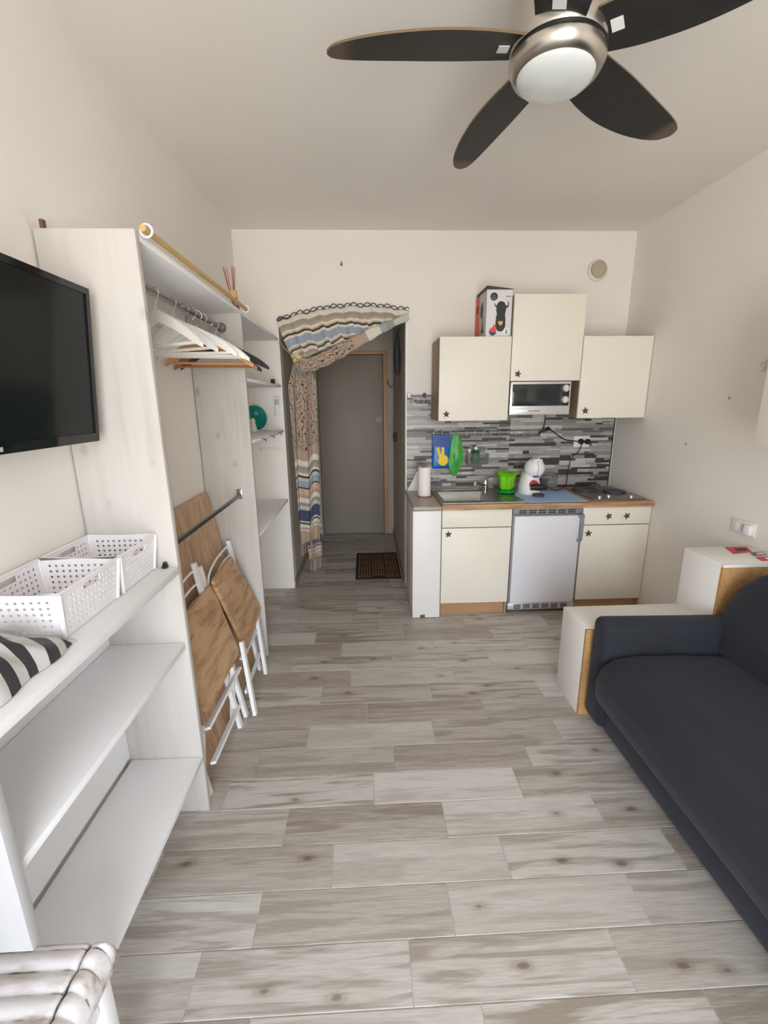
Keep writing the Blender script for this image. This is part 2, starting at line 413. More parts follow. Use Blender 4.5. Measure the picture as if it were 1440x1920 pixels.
m_film('clear_glass', (0.93, 0.95, 0.95, 1), 0.08, 0.05)

def m_cushion():
    m, n, l, b = new_mat('cushion_print')
    tc = n.new('ShaderNodeTexCoord')
    mp = n.new('ShaderNodeMapping'); mp.inputs['Scale'].default_value = (3, 12, 6)
    l.new(tc.outputs['Object'], mp.inputs['Vector'])
    z = n.new('ShaderNodeTexNoise'); z.inputs['Scale'].default_value = 3.2; z.inputs['Detail'].default_value = 6
    l.new(mp.outputs[0], z.inputs['Vector'])
    r = ramp(n, [(0.26, srgb(150, 134, 126)), (0.38, srgb(206, 198, 194)), (0.50, srgb(230, 226, 228)), (0.75, srgb(240, 240, 246))])
    l.new(z.outputs['Fac'], r.inputs[0])
    a = n.new('ShaderNodeAttribute'); a.attribute_name = 'seam'
    z2 = n.new('ShaderNodeTexNoise'); z2.inputs['Scale'].default_value = 30; l.new(tc.outputs['Object'], z2.inputs['Vector'])
    ad = n.new('ShaderNodeMath'); ad.operation = 'MULTIPLY_ADD'; ad.inputs[1].default_value = 0.5
    l.new(z2.outputs['Fac'], ad.inputs[0]); l.new(a.outputs['Fac'], ad.inputs[2])
    t = ramp(n, [(0.62, (0, 0, 0, 1)), (0.80, (1, 1, 1, 1))]); l.new(ad.outputs[0], t.inputs[0])
    mx = n.new('ShaderNodeMixRGB'); mx.inputs[2].default_value = srgb(74, 62, 60)
    l.new(t.outputs[0], mx.inputs[0]); l.new(r.outputs[0], mx.inputs[1])
    l.new(mx.outputs[0], b.inputs['Base Color']); b.inputs['Roughness'].default_value = 0.85
m_cushion()

# ------------------------------------------------------------------ geometry helpers
class B:
    """collects shapes in world coordinates; becomes one mesh"""
    def __init__(s): s.v, s.f, s.uv, s.tint = [], [], None, None
    def add(s, vs, fs):
        o = len(s.v); s.v += [tuple(p) for p in vs]; s.f += [tuple(i + o for i in f) for f in fs]; return s
    def bm(s, bm):
        bm.verts.ensure_lookup_table(); bm.verts.index_update()
        s.add([v.co[:] for v in bm.verts], [[v.index for v in f.verts] for f in bm.faces]); bm.free(); return s
    def box(s, x0, x1, y0, y1, z0, z1, bev=0.0, seg=2):
        if bev <= 0:
            return s.add([(x0, y0, z0), (x1, y0, z0), (x1, y1, z0), (x0, y1, z0), (x0, y0, z1), (x1, y0, z1), (x1, y1, z1), (x0, y1, z1)],
                         [(0, 3, 2, 1), (4, 5, 6, 7), (0, 1, 5, 4), (1, 2, 6, 5), (2, 3, 7, 6), (3, 0, 4, 7)])
        b = bmesh.new(); bmesh.ops.create_cube(b, size=1)
        for v in b.verts:
            v.co = Vector((x0 + (v.co.x + .5) * (x1 - x0), y0 + (v.co.y + .5) * (y1 - y0), z0 + (v.co.z + .5) * (z1 - z0)))
        bmesh.ops.bevel(b, geom=b.edges[:], offset=bev, segments=seg, affect='EDGES', profile=0.5)
        return s.bm(b)
    def tube(s, pts, r, seg=8, caps=True, closed=False, rs=None, flat=None):
        pts = [Vector(p) for p in pts]; n = len(pts); vs, fs = [], []
        prev = None
        for i, p in enumerate(pts):
            if closed: t = (pts[(i + 1) % n] - pts[i - 1]).normalized()
            else: t = (pts[min(i + 1, n - 1)] - pts[max(i - 1, 0)]).normalized()
            if prev is None:
                a = Vector((0, 0, 1)) if abs(t.z) < 0.9 else Vector((0, 1, 0))
                u = t.cross(a).normalized()
            else:
                u = (prev - t * prev.dot(t)).normalized()
            prev = u; w = t.cross(u); rr = rs[i] if rs else r
            for k in range(seg):
                an = 2 * math.pi * k / seg
                vs.append(p + u * math.cos(an) * rr + w * math.sin(an) * rr * (flat or 1))
        m = n if closed else n - 1
        for i in range(m):
            for k in range(seg):
                a = i * seg + k; b2 = i * seg + (k + 1) % seg; j = (i + 1) % n
                fs.append((a, b2, j * seg + (k + 1) % seg, j * seg + k))
        if caps and not closed:
            fs.append(tuple(reversed(range(seg)))); fs.append(tuple(range((n - 1) * seg, n * seg)))
        return s.add(vs, fs)
    def cyl(s, p0, p1, r, seg=20, r1=None):
        return s.tube([p0, p1], r, seg, rs=[r, r if r1 is None else r1])
    def lathe(s, prof, c=(0, 0, 0), seg=28, axis='z', fn=None, cap=True):
        vs, fs = [], []
        for r, h in prof:
            for k in range(seg):
                a = 2 * math.pi * k / seg; q = r * (fn(a, h) if fn else 1)
                x, y = q * math.cos(a), q * math.sin(a)
                if axis == 'z': p = (c[0] + x, c[1] + y, c[2] + h)
                elif axis == 'y': p = (c[0] + x, c[1] - h, c[2] + y)
                else: p = (c[0] - h, c[1] - x, c[2] + y)
                vs.append(p)
        for i in range(len(prof) - 1):
            for k in range(seg):
                k2 = (k + 1) % seg
                fs.append((i * seg + k, i * seg + k2, (i + 1) * seg + k2, (i + 1) * seg + k))
        if cap:
            fs.append(tuple(reversed(range(seg)))); fs.append(tuple(range((len(prof) - 1) * seg, len(prof) * seg)))
        return s.add(vs, fs)
    def prism(s, poly, a, b, axis='y'):
        """polygon in the plane across axis, extruded from a to b"""
        n = len(poly); P = lambda u, w, t: {'y': (u, t, w), 'x': (t, u, w), 'z': (u, w, t)}[axis]
        vs = [P(u, w, a) for u, w in poly] + [P(u, w, b) for u, w in poly]
        fs = [tuple(range(n)), tuple(reversed(range(n, 2 * n)))] + [((i + 1) % n, i, n + i, n + (i + 1) % n) for i in range(n)]
        return s.add(vs, fs)
    def slab(s, quad, th, rc=0.03):
        """board with four given corners, rounded at the corners, thickness along its normal"""
        q = [Vector(p) for p in quad]; out = []
        for i in range(4):
            p, a, b2 = q[i], (q[i - 1] - q[i]).normalized(), (q[(i + 1) % 4] - q[i]).normalized()
            for t in (0, .25, .5, .75, 1):
                p0, p2 = p + a * rc, p + b2 * rc
                out.append(p0 * (1 - t) ** 2 + p * 2 * t * (1 - t) + p2 * t * t)
        nrm = (q[1] - q[0]).cross(q[3] - q[0]).normalized() * th
        n = len(out)
        return s.add([p for p in out] + [p - nrm for p in out],
                     [tuple(range(n)), tuple(reversed(range(n, 2 * n)))] + [((i + 1) % n, i, n + i, n + (i + 1) % n) for i in range(n)])
    def grid(s, fn, nu, nv, uvfn=None, close_u=False):
        vs = [fn(i / nu, j / nv) for j in range(nv + 1) for i in range(nu + 1)]
        fs = []
        for j in range(nv):
            for i in range(nu):
                a = j * (nu + 1) + i; fs.append((a, a + 1, a + nu + 2, a + nu + 1))
        if uvfn:
            if s.uv is None: s.uv = {}
            o = len(s.v)
            for j in range(nv + 1):
                for i in range(nu + 1): s.uv[o + j * (nu + 1) + i] = uvfn(i / nu, j / nv)
        return s.add(vs, fs)

def wloc(p):
    v = Vector((0, 0, 0))
    while p is not None:
        v += p.location; p = p.parent
    return v

def thing(name, label, cat, loc=(0, 0, 0), group=None, kind=None):
    o = bpy.data.objects.new(name, None); COL.objects.link(o); o.location = loc
    o.empty_display_size = 0.05
    if label: o['label'] = label
    if cat: o['category'] = cat
    if group: o['group'] = group
    if kind: o['kind'] = kind
    return o

def part(name, b, m, parent=None, loc=None, label=None, cat=None, kind=None, group=None, angle=32, recalc=True, solid=0, smooth=True, tints=None, merge=False):
    """b holds world coordinates; the mesh is stored relative to its own origin"""
    base = Vector(loc) if loc is not None else Vector((0, 0, 0))
    off = wloc(parent) + base
    me = bpy.data.meshes.new(name)
    me.from_pydata([(p[0] - off.x, p[1] - off.y, p[2] - off.z) for p in b.v], [], b.f)
    if recalc:
        bb = bmesh.new(); bb.from_mesh(me); bmesh.ops.recalc_face_normals(bb, faces=bb.faces[:]); bb.to_mesh(me); bb.free()
    if merge:
        bb = bmesh.new(); bb.from_mesh(me); bmesh.ops.remove_doubles(bb, verts=bb.verts[:], dist=0.0004); bb.to_mesh(me); bb.free()
    if b.uv:
        lay = me.uv_layers.new(name='UVMap')
        for lp in me.loops: lay.data[lp.index].uv = b.uv.get(lp.vertex_index, (0, 0))
    if tints:
        at = me.color_attributes.new('tint', 'FLOAT_COLOR', 'CORNER')
        for pl in me.polygons:
            for li in pl.loop_indices: at.data[li].color = tints[pl.index]
    if smooth:
        me.shade_smooth(); me.set_sharp_from_angle(angle=math.radians(angle))
    me.materials.append(MATS[m] if isinstance(m, str) else m)
    o = bpy.data.objects.new(name, me); COL.objects.link(o)
    o.parent = parent; o.location = base
    if label: o['label'] = label
    if cat: o['category'] = cat
    if kind: o['kind'] = kind
    if group: o['group'] = group
    if solid:
        md = o.modifiers.new('solid', 'SOLIDIFY'); md.thickness = solid; md.offset = 0
    return o

def struct(name, b, m, **k): return part(name, b, m, kind='structure', **k)

def dup(root, loc, label=None):
    r = root.copy(); COL.objects.link(r); r.location = loc
    if label: r['label'] = label
    for ch in list(root.children):
        c = ch.copy(); COL.objects.link(c); c.parent = r
        for g in list(ch.children):
            d = g.copy(); COL.objects.link(d); d.parent = c
    return r

# ================================================================== SETTING
T = 0.12
struct('wall_left', B().box(XL - T, XL, YB, D, 0, H), 'wall')
struct('wall_right', B().box(XR, XR + T, YB, D, 0, H), 'wall')
wb = B()
wb.box(XL - T, DX0, D, D + T, 0, H).box(DX1, XR + T, D, D + T, 0, H).box(DX0, DX1, D, D + T, DZ, H)
struct('wall_back', wb, 'wall')
wf = B()
wf.box(XL - T, WX0, YB - T, YB, 0, H).box(WX1, XR + T, YB - T, YB, 0, H).box(WX0, WX1, YB - T, YB, WZ1, H).box(WX0, WX1, YB - T, YB, -0.03, WZ0)
struct('wall_front', wf, 'wall')
struct('ceiling', B().box(XL - T, XR + T, YB - T, D + T, H, H + 0.1), 'ceiling')
struct('wall_hall_left', B().box(DX0 - T, DX0, D + T, YH + T, 0, 2.5), 'hall_wall_shaded')
struct('wall_hall_right', B().box(DX1, DX1 + T, D + T, YH + T, 0, 2.5), 'hall_wall_shaded')
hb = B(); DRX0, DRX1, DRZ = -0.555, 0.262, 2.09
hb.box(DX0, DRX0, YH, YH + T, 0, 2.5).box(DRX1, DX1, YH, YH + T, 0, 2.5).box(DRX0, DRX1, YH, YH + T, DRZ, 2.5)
hb.box(DX0 - T, DX1 + T, YH + T, YH + T + 0.05, -0.05, 2.58)  # unseen slab added behind the door to block daylight leaking round it
struct('wall_hall_end', hb, 'hall_wall_shaded')
struct('ceiling_hall', B().box(DX0 - T, DX1 + T, D + T, YH + T, 2.5, 2.58), 'hall_wall_shaded')
struct('trim_1', B().box(DX1 - 0.002, DX1 + 0.006, D - 0.006, D, 0.846, DZ), 'white_metal')
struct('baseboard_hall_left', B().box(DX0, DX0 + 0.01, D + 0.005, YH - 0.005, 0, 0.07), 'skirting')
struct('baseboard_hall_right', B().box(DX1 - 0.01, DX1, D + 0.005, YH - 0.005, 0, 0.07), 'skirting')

# floor: grout bed with separate wood-look tiles, 60 x 15 cm
fl = struct('floor', B().box(XL - T, XR + T, YB - T, D + T, -0.06, -0.003).box(DX0 - T, DX1 + T, D + T, YH + T, -0.06, -0.003), 'grout')
ROWP, TP = 0.15235, 0.5985
phase = {0: .275, 1: .098, 2: .238, 3: .457, 4: .273, 5: .007, 6: .10, 7: .300, 8: -.017, 9: .334, 10: .489, 11: .135, 12: .42, 13: .238, 14: .072, 15: -.12}
# rows counted from the one whose near joint lies at y = 0.660
tile_cache = {}
def tile(x0, x1, y0, y1):
    w, d = round(x1 - x0, 4), round(y1 - y0, 4)
    if w < 0.015 or d < 0.015: return
    if (w, d) not in tile_cache:
        b = B().box(-w / 2, w / 2, -d / 2, d / 2, -0.008, 0, 0.0015, 1)
        me = bpy.data.meshes.new('tile'); me.from_pydata(b.v, [], b.f); me.materials.append(MATS['tile_wood'])
        bb = bmesh.new(); bb.from_mesh(me); bmesh.ops.recalc_face_normals(bb, faces=bb.faces[:]); bb.to_mesh(me); bb.free()
        tile_cache[(w, d)] = me
    o = bpy.data.objects.new('tile', tile_cache[(w, d)]); COL.objects.link(o); o.parent = fl
    o.location = ((x0 + x1) / 2, (y0 + y1) / 2, 0)
J = 0.0022
for r in range(-16, 31):
    y0 = 0.660 + r * ROWP; y1 = y0 + ROWP - J
    ph = phase.get(r, (0.173 * r * 1.7) % TP)
    if y0 >= D + 0.0: lo, hi = DX0, DX1
    else: lo, hi = XL, XR
    y0c, y1c = max(y0, YB), min(y1, YH)
    if y1c - y0c < 0.02: continue
    k = math.floor((lo - ph) / TP)
    while ph + k * TP < hi:
        a, c = ph + k * TP, ph + (k + 1) * TP - J
        a, c = max(a, lo), min(c, hi)
        tile(a, c, y0c, y1c); k += 1

# hallway entrance door
d1 = thing('door_1', None, None, (-0.15, YH, 0), kind='structure')
part('door_leaf', B().box(DRX0 + 0.035, DRX1 - 0.055, YH + 0.02, YH + 0.06, 0.004, DRZ - 0.04, 0.003), 'door_lam', d1)
part('door_frame', B().box(DRX0, DRX0 + 0.03, YH - 0.012, YH + 0.09, 0, DRZ), 'hall_wall_shaded', d1)
part('door_frame', B().box(DRX1 - 0.05, DRX1, YH - 0.012, YH + 0.09, 0, DRZ - 0.036, 0.004), 'frame_wood', d1)
part('door_frame', B().box(DRX0 + 0.03, DRX1, YH - 0.012, YH + 0.09, DRZ - 0.035, DRZ, 0.004), 'frame_wood', d1)
part('lock_plate', B().box(0.115, 0.205, YH + 0.012, YH + 0.02, 1.325, 1.385, 0.004), 'vent', d1)

# window behind the camera: frame with two open casements' fixed bars
w1 = thing('window_1', None, None, ((WX0 + WX1) / 2, YB, 0), kind='structure')
for nm, a in (('window_frame', (WX0, WX0 + 0.05, WZ0, WZ1)), ('window_frame', (WX1 - 0.05, WX1, WZ0, WZ1)),
              ('window_frame', (WX0 + 0.05, WX1 - 0.05, WZ1 - 0.05, WZ1))):
    part(nm, B().box(a[0], a[1], YB - 0.07, YB - 0.01, a[2], a[3], 0.004), 'white_paint', w1)

# ================================================================== CEILING FAN
FC = (0.5217, 1.3889); FZ = 2.43
fan = thing('ceiling_fan', 'ceiling fan with five dark blades, brushed nickel motor and white globe', 'ceiling fan', (FC[0], FC[1], FZ))
fan.rotation_euler = (-0.0139, 0.0398, 0)
c0 = (FC[0], FC[1], FZ)
part('canopy', B().lathe([(0.02, 0.21), (0.055, 0.22), (0.07, 0.26), (0.075, 0.309)], c0), 'nickel', fan)
part('motor_housing', B().lathe([(0.03, 0.215), (0.06, 0.21), (0.10, 0.17), (0.118, 0.12), (0.122, 0.06), (0.122, -0.012), (0.119, -0.018), (0.112, -0.018)], c0, 40), 'nickel', fan)
part('groove', B().lathe([(0.113, -0.012), (0.113, -0.034)], c0, 40), 'black', fan)
part('light_ring', B().lathe([(0.112, -0.029), (0.120, -0.029), (0.122, -0.032), (0.121, -0.042), (0.113, -0.058), (0.102, -0.065), (0.096, -0.066)], c0, 40), 'nickel', fan)
gl = [(0.0995 * math.cos(t), -0.062 - 0.036 * math.sin(t)) for t in [i * math.pi / 2 / 10 for i in range(10)]] + [(0.004, -0.098)]
part('globe', B().lathe([(0.092, -0.045)] + gl, c0, 40), 'globe', fan, label='white frosted glass globe')
# blade along +x: bulged edge on +y (left), nearly straight edge on -y
def blade_mesh(rim):
    ctl = [(0.100, 0.060), (0.19, 0.076), (0.30, 0.080), (0.41, 0.066), (0.50, 0.042), (0.565, 0.012), (0.590, -0.018), (0.592, -0.038),
           (0.575, -0.056), (0.52, -0.064), (0.40, -0.066), (0.25, -0.066), (0.100, -0.058)]
    poly = []
    for i in range(len(ctl) - 1):
        a, b2, c, d = (Vector(ctl[max(0, min(len(ctl) - 1, i + k))]) for k in (-1, 0, 1, 2))
        for j in range(5):
            t = j / 5
            q = 0.5 * ((2 * b2) + (c - a) * t + (2 * a - 5 * b2 + 4 * c - d) * t * t + (3 * b2 - a - 3 * c + d) * t ** 3)
            poly.append((q.x * 1.02, q.y))
    poly.append(ctl[-1])
    n = len(poly); b = B(); th = 0.005
    if rim:
        b.add([(x, y, th / 2) for x, y in poly] + [(x, y, -th / 2) for x, y in poly], [((i + 1) % n, i, n + i, n + (i + 1) % n) for i in range(n)])
    else:
        b.add([(x, y, th / 2 + 0.0003) for x, y in poly] + [(x, y, -th / 2 - 0.0003) for x, y in poly], [tuple(range(n)), tuple(reversed(range(n, 2 * n)))])
    return b
bl_b, bl_r = blade_mesh(False), blade_mesh(True)
bl0 = br0 = st0 = None
for k in range(5):
    ang = math.radians(177.44 - 72 * k)
    if bl0 is None:
        bl0 = part('blade', bl_b, 'fan_blade', None, recalc=False, smooth=False)
        br0 = part('blade_edge', bl_r, 'fan_edge', None, smooth=False)
        st0 = part('sticker', B().box(0.128, 0.156, -0.018, 0.014, -0.0050, -0.0032), 'sticker', None, smooth=False)
        bo, ro, so = bl0, br0, st0
    else:
        bo, ro, so = bl0.copy(), br0.copy(), st0.copy()
        for q in (bo, ro, so): COL.objects.link(q)
    bo.parent = fan; ro.parent = bo; so.parent = bo
    bo.rotation_mode = 'XYZ'
    bo.matrix_local = Matrix.Rotation(ang, 4, 'Z') @ Matrix.Rotation(0.0227, 4, 'Y') @ Matrix.Rotation(math.radians(-11), 4, 'X')

# ================================================================== KITCHEN
KX, YF, YU, ZT = 0.522, 2.979, 3.198, 0.845
def star(cx, y, cz, r=0.027, rot=0.3):
    poly = []
    for i in range(10):
        a = rot + math.pi * i / 5; q = r if i % 2 == 0 else r * 0.45
        poly.append((cx + q * math.cos(a), cz + q * math.sin(a)))
    b = B(); n = 10
    vs = [(u, y, w) for u, w in poly] + [(u, y - 0.008, w) for u, w in [((p[0] - cx) * .9 + cx, (p[1] - cz) * .9 + cz) for p in poly]] + [(cx, y - 0.015, cz)]
    fs = [tuple(range(n))] + [((i + 1) % n, i, n + i, n + (i + 1) % n) for i in range(n)] + [(n + (i + 1) % n, n + i, 20) for i in range(n)]
    return b.add(vs, fs)

def base_unit(name, label, x0, x1, drawer_knobs, knob, zg=0.674):
    t = thing(name, label, 'cabinet', ((x0 + x1) / 2, (YF + D) / 2, 0), 'kitchen base cabinets')
    b = B().box(x0, x0 + 0.016, YF + 0.018, D - 0.012, 0, 0.806).box(x1 - 0.016, x1, YF + 0.018, D - 0.012, 0, 0.806)
    b.box(x0 + 0.016, x1 - 0.016, YF + 0.03, D - 0.03, 0.10, 0.116).box(x0 + 0.016, x1 - 0.016, D - 0.03, D - 0.012, 0.10, 0.806)
    part('body', b, 'oak_panel', t)
    part('plinth', B().box(x0 + 0.016, x1 - 0.0165, YF + 0.035, YF + 0.05, 0, 0.099), 'oak_edge', t)
    dr = part('drawer_front', B().box(x0 + 0.004, x1 - 0.002, YF, YF + 0.017, zg + 0.003, 0.802, 0.0015), 'cream', t)
    for kx in drawer_knobs: part('knob', star(kx, YF, 0.737, rot=0.2 + kx), 'star_brown', dr, label='brown starfish-shaped knob')
    dd = part('door', B().box(x0 + 0.004, x1 - 0.002, YF, YF + 0.017, 0.100, zg - 0.003, 0.0015), 'cream', t)
    part('knob', star(knob[0], YF, knob[1], rot=0.35), 'star_brown', dd, label='brown starfish-shaped knob')
    return t
base_unit('sink_cabinet', 'cream kitchen base cabinet under the sink, with one starfish knob', KX, KX + 0.5, [], (0.572, 0.629))
base_unit('hob_cabinet', 'cream kitchen base cabinet under the hob, with three starfish knobs', KX + 1.004, KX + 1.5, [1.716, 1.847], (1.581, 0.613))

fr = thing('mini_fridge', 'white built-in mini fridge with grey vent grilles between two base cabinets', 'fridge', (KX + 0.752, YF + 0.3, 0))
x0, x1 = KX + 0.503, KX + 1.002
part('body', B().box(x0, x1, YF + 0.022, D - 0.05, 0.05, 0.806, 0.004), 'fridge_grey', fr)
part('door', B().box(x0 + 0.012, x1 - 0.014, YF - 0.016, YF + 0.018, 0.092, 0.752, 0.006), 'fridge_white', fr)
part('door_gasket', B().box(x0 + 0.004, x1 - 0.004, YF + 0.006, YF + 0.021, 0.086, 0.757, 0.002), 'fridge_grey', fr)
def grille(nm, z0, z1, rows, y):
    g = part(nm, B().box(x0 + 0.002, x1 - 0.003, y, y + 0.02, z0, z1, 0.002), 'silver' if rows == 4 else 'fridge_grey', fr)
    n = 6; w = (x1 - x0 - 0.08) / n; h = (z1 - z0 - 0.012) / rows
    for i in range(n):
        for j in range(rows):
            xa = x0 + 0.045 + i * w; za = z0 + 0.008 + j * h
            part('slot', B().box(xa, xa + w * 0.76, y - 0.0015, y + 0.004, za, za + h * 0.55), 'hole', g, smooth=False)
grille('top_grille', 0.762, 0.803, 2, YF + 0.001)
grille('bottom_grille', 0.036, 0.086, 4, YF - 0.004)
part('foot', B().box(x0 + 0.05, x0 + 0.09, YF + 0.08, YF + 0.12, 0, 0.05), 'black', fr)
part('foot', B().box(x1 - 0.09, x1 - 0.05, YF + 0.08, YF + 0.12, 0, 0.05), 'black', fr)
part('foot', B().box(x0 + 0.05, x1 - 0.05, D - 0.2, D - 0.12, 0, 0.05), 'black', fr)
hx = x1 - 0.004
part('handle', B().box(hx - 0.020, hx + 0.004, YF - 0.040, YF - 0.016, 0.575, 0.748, 0.005).box(hx - 0.030, hx + 0.010, YF - 0.03, YF - 0.014, 0.735, 0.760, 0.004)
     .box(hx - 0.030, hx + 0.004, YF - 0.03, YF - 0.014, 0.560, 0.580, 0.004), 'fridge_grey', fr)

su = thing('side_unit', 'narrow white panel unit with pale grey top at left end of kitchenette', 'cabinet', (0.42, 3.27, 0))
part('side_panel', B().box(0.325, 0.342, 2.975, D - 0.004, 0, 0.806, 0.001), 'white_lam', su)
part('front_panel', B().box(0.3185, KX - 0.006, 2.956, 2.974, 0.004, 0.806, 0.001), 'white_lam', su)
part('notch', B().box(0.375, 0.410, 2.953, 2.957, 0.004, 0.026), 'star_brown', su)
part('top', B().box(0.3185, KX - 0.001, 2.952, D - 0.004, 0.807, 0.838, 0.010, 3), 'greytop', su)
part('upstand', B().prism([(0.331, 0.838), (0.505, 0.838), (0.505, 1.0), (0.455, 1.02), (0.405, 0.985), (0.365, 0.90)], D - 0.032, D - 0.016, 'y'), 'white_lam', su)

wt = thing('worktop', 'wood-edged kitchen worktop running over the base cabinets and mini fridge', 'worktop', (KX + 0.75, 3.26, 0.81))
SX0, SX1, SY0, SY1 = KX + 0.035, KX + 0.39, 3.065, 3.41   # bowl cut-out
wb_ = B()
for a in ((KX, SX0, 2.955, D - 0.012), (SX1, XR - 0.002, 2.955, D - 0.012), (SX0, SX1, 2.955, SY0), (SX0, SX1, SY1, D - 0.012)):
    wb_.box(a[0], a[1], a[2], a[3], 0.808, ZT)
part('counter_board', wb_, 'oak_counter', wt)

sk = thing('kitchen_sink', 'stainless steel inset sink with drainer set into the worktop', 'sink', (KX + 0.3, 3.2, ZT))
ZS = ZT + 0.0045
rim = B()
DRN = KX + 0.80
for a in ((KX + 0.008, SX0, 2.985, D - 0.08), (SX1, DRN, 2.985, D - 0.08), (SX0, SX1, 2.985, SY0), (SX0, SX1, SY1, D - 0.08)):
    rim.box(a[0], a[1], a[2], a[3], ZT, ZS)
part('rim', rim, 'steel', sk)
bw = B()
r_ = lambda e, z: [(SX0 + e, SY0 + e, z), (SX1 - e, SY0 + e, z), (SX1 - e, SY1 - e, z), (SX0 + e, SY1 - e, z)]
vs = r_(0.0, ZS - 0.001) + r_(0.010, ZT - 0.02) + r_(0.022, ZT - 0.11) + r_(0.045, ZT - 0.125)
bw.add(vs, [(i, (i + 1) % 4, 4 + (i + 1) % 4, 4 + i) for i in range(4)] + [(4 + i, 4 + (i + 1) % 4, 8 + (i + 1) % 4, 8 + i) for i in range(4)]
       + [(8 + i, 8 + (i + 1) % 4, 12 + (i + 1) % 4, 12 + i) for i in range(4)] + [(12, 13, 14, 15)])
part('bowl', bw, 'steel', sk, recalc=False)
for i in range(5):
    part('drainer_rib', B().box(SX1 + 0.05 + i * 0.05, SX1 + 0.07 + i * 0.05, 3.05, 3.36, ZS, ZS + 0.0025, 0.001, 1), 'steel', sk)
part('edge_lip', B().tube([(KX + 0.009, 2.986, ZS), (DRN, 2.986, ZS), (DRN, D - 0.081, ZS), (KX + 0.009, D - 0.081, ZS)], 0.004, 6, closed=True), 'chrome', sk)

fc = thing('kitchen_faucet', 'chrome mixer tap with swivel spout behind the sink bowl', 'faucet', (0.945, 3.43, ZS))
part('tap_body', B().lathe([(0.026, 0.0), (0.026, 0.006), (0.021, 0.01), (0.021, 0.075), (0.018, 0.085)], (0.945, 3.43, ZS), 20), 'chrome', fc)
part('spout', B().tube([(0.94, 3.42, ZS + 0.045), (0.90, 3.37, ZS + 0.062), (0.845, 3.31, ZS + 0.088), (0.828, 3.292, ZS + 0.088), (0.822, 3.288, ZS + 0.070)], 0.011, 12), 'chrome', fc)
part('lever', B().tube([(0.945, 3.43, ZS + 0.08), (0.955, 3.42, ZS + 0.10), (0.975, 3.36, ZS + 0.125)], 0.008, 10, flat=0.6), 'chrome', fc)

hb_ = thing('electric_hob', 'two-plate electric hob with dark burner plates set into the worktop', 'hob', (1.80, 3.25, ZT))
part('hob_plate', B().box(1.615, 1.995, 3.015, 3.50, ZT, ZT + 0.008, 0.003), 'steel', hb_)
for cx, cy, r in ((1.715, 3.36, 0.085), (1.89, 3.245, 0.075)):
    part('burner', B().lathe([(r + 0.008, 0.0), (r + 0.008, 0.004), (r, 0.006), (r, 0.016), (r - 0.012, 0.017), (r - 0.03, 0.015), (0.012, 0.015)], (cx, cy, ZT + 0.008), 28), 'dark_grey', hb_)
for cx, cy in ((1.672, 3.05), (1.752, 3.075), (1.905, 3.05)):
    part('control_knob', B().lathe([(0.016, 0), (0.015, 0.012), (0.012, 0.018)], (cx, cy, ZT + 0.008), 16), 'chrome', hb_)

# backsplash of printed strip-mosaic panels
bs = thing('backsplash', 'grey, white and charcoal strip mosaic backsplash behind the worktop', 'backsplash', (1.17, D, 1.2))
PAL = [((0.055, 0.046, 0.047, 1), 6), ((0.15, 0.138, 0.132, 1), 4), ((0.30, 0.285, 0.27, 1), 5), ((0.44, 0.42, 0.395, 1), 6), ((0.60, 0.575, 0.53, 1), 4), ((0.36, 0.335, 0.315, 1), 3)]
bag = [c for c, w in PAL for _ in range(w)]
rs = random.Random(11)
def mosaic(xa, xb, za, zb):
    b = B(); tints = []
    z = za
    while z < zb - 0.004:
        h = rs.choice([0.014, 0.017, 0.021, 0.026])
        z1 = min(z + h, zb)
        if zb - z1 < 0.008: z1 = zb
        x = xa
        while x < xb - 0.004:
            w = rs.choice([0.05, 0.09, 0.14, 0.19, 0.26]) * rs.uniform(0.8, 1.2); x2 = min(x + w, xb)
            if xb - x2 < 0.025: x2 = xb
            pr = rs.uniform(0.008, 0.011)
            b.box(x, x2, D - pr, D - 0.001, z, z1 - 0.0008); tints += [rs.choice(bag)] * 6
            x = x2
        z = z1
    part('mosaic_panel', b, 'mosaic', bs, kind='stuff', tints=tints, recalc=False, smooth=False)
cols_lo = [0.331, 0.735, 1.160, 1.583, 2.006]
for i in range(4):
    mosaic(cols_lo[i], cols_lo[i + 1] - 0.001, 0.8445 if cols_lo[i] > KX - .19 else 0.84, 1.222)
    mosaic(cols_lo[i], cols_lo[i + 1] - 0.001, 1.224, 1.597)
part('edge_strip', B().box(2.007, 2.013, D - 0.014, D - 0.001, 0.8465, 1.597), 'dark_grey', bs)

# wall cabinets
def wall_unit(name, label, x0, x1, z0, z1, kn):
    t = thing(name, label, 'wall cabinet', ((x0 + x1) / 2, D - 0.18, z0), 'kitchen wall cabinets')
    b = B().box(x0, x0 + 0.016, YU + 0.018, D - 0.012, z0, z1).box(x1 - 0.016, x1, YU + 0.018, D - 0.012, z0, z1)
    b.box(x0 + 0.016, x1 - 0.016, YU + 0.018, D - 0.012, z0, z0 + 0.016).box(x0 + 0.016, x1 - 0.016, YU + 0.018, D - 0.012, z1 - 0.016, z1).box(x0 + 0.016, x1 - 0.016, D - 0.024, D - 0.0125, z0 + 0.016, z1 - 0.016)
    part('body', b, 'oak_panel', t)
    d = part('door', B().box(x0 + 0.001, x1 - 0.002, YU, YU + 0.017, z0 - 0.002, z1 + 0.002, 0.0015), 'cream', t)
    part('knob', star(kn[0], YU, kn[1], rot=kn[2]), 'star_brown', d, label='brown starfish-shaped knob')
wall_unit('wall_cabinet', 'cream wall cabinet with starfish knob, carrying the carton, left of microwave', KX, KX + 0.499, 1.407, 1.967, (0.578, 1.452, 0.35))
wall_unit('wall_cabinet', 'cream wall cabinet with starfish knob directly above the microwave', KX + 0.502, KX + 1.0, 1.677, 2.235, (1.075, 1.722, 0.1))
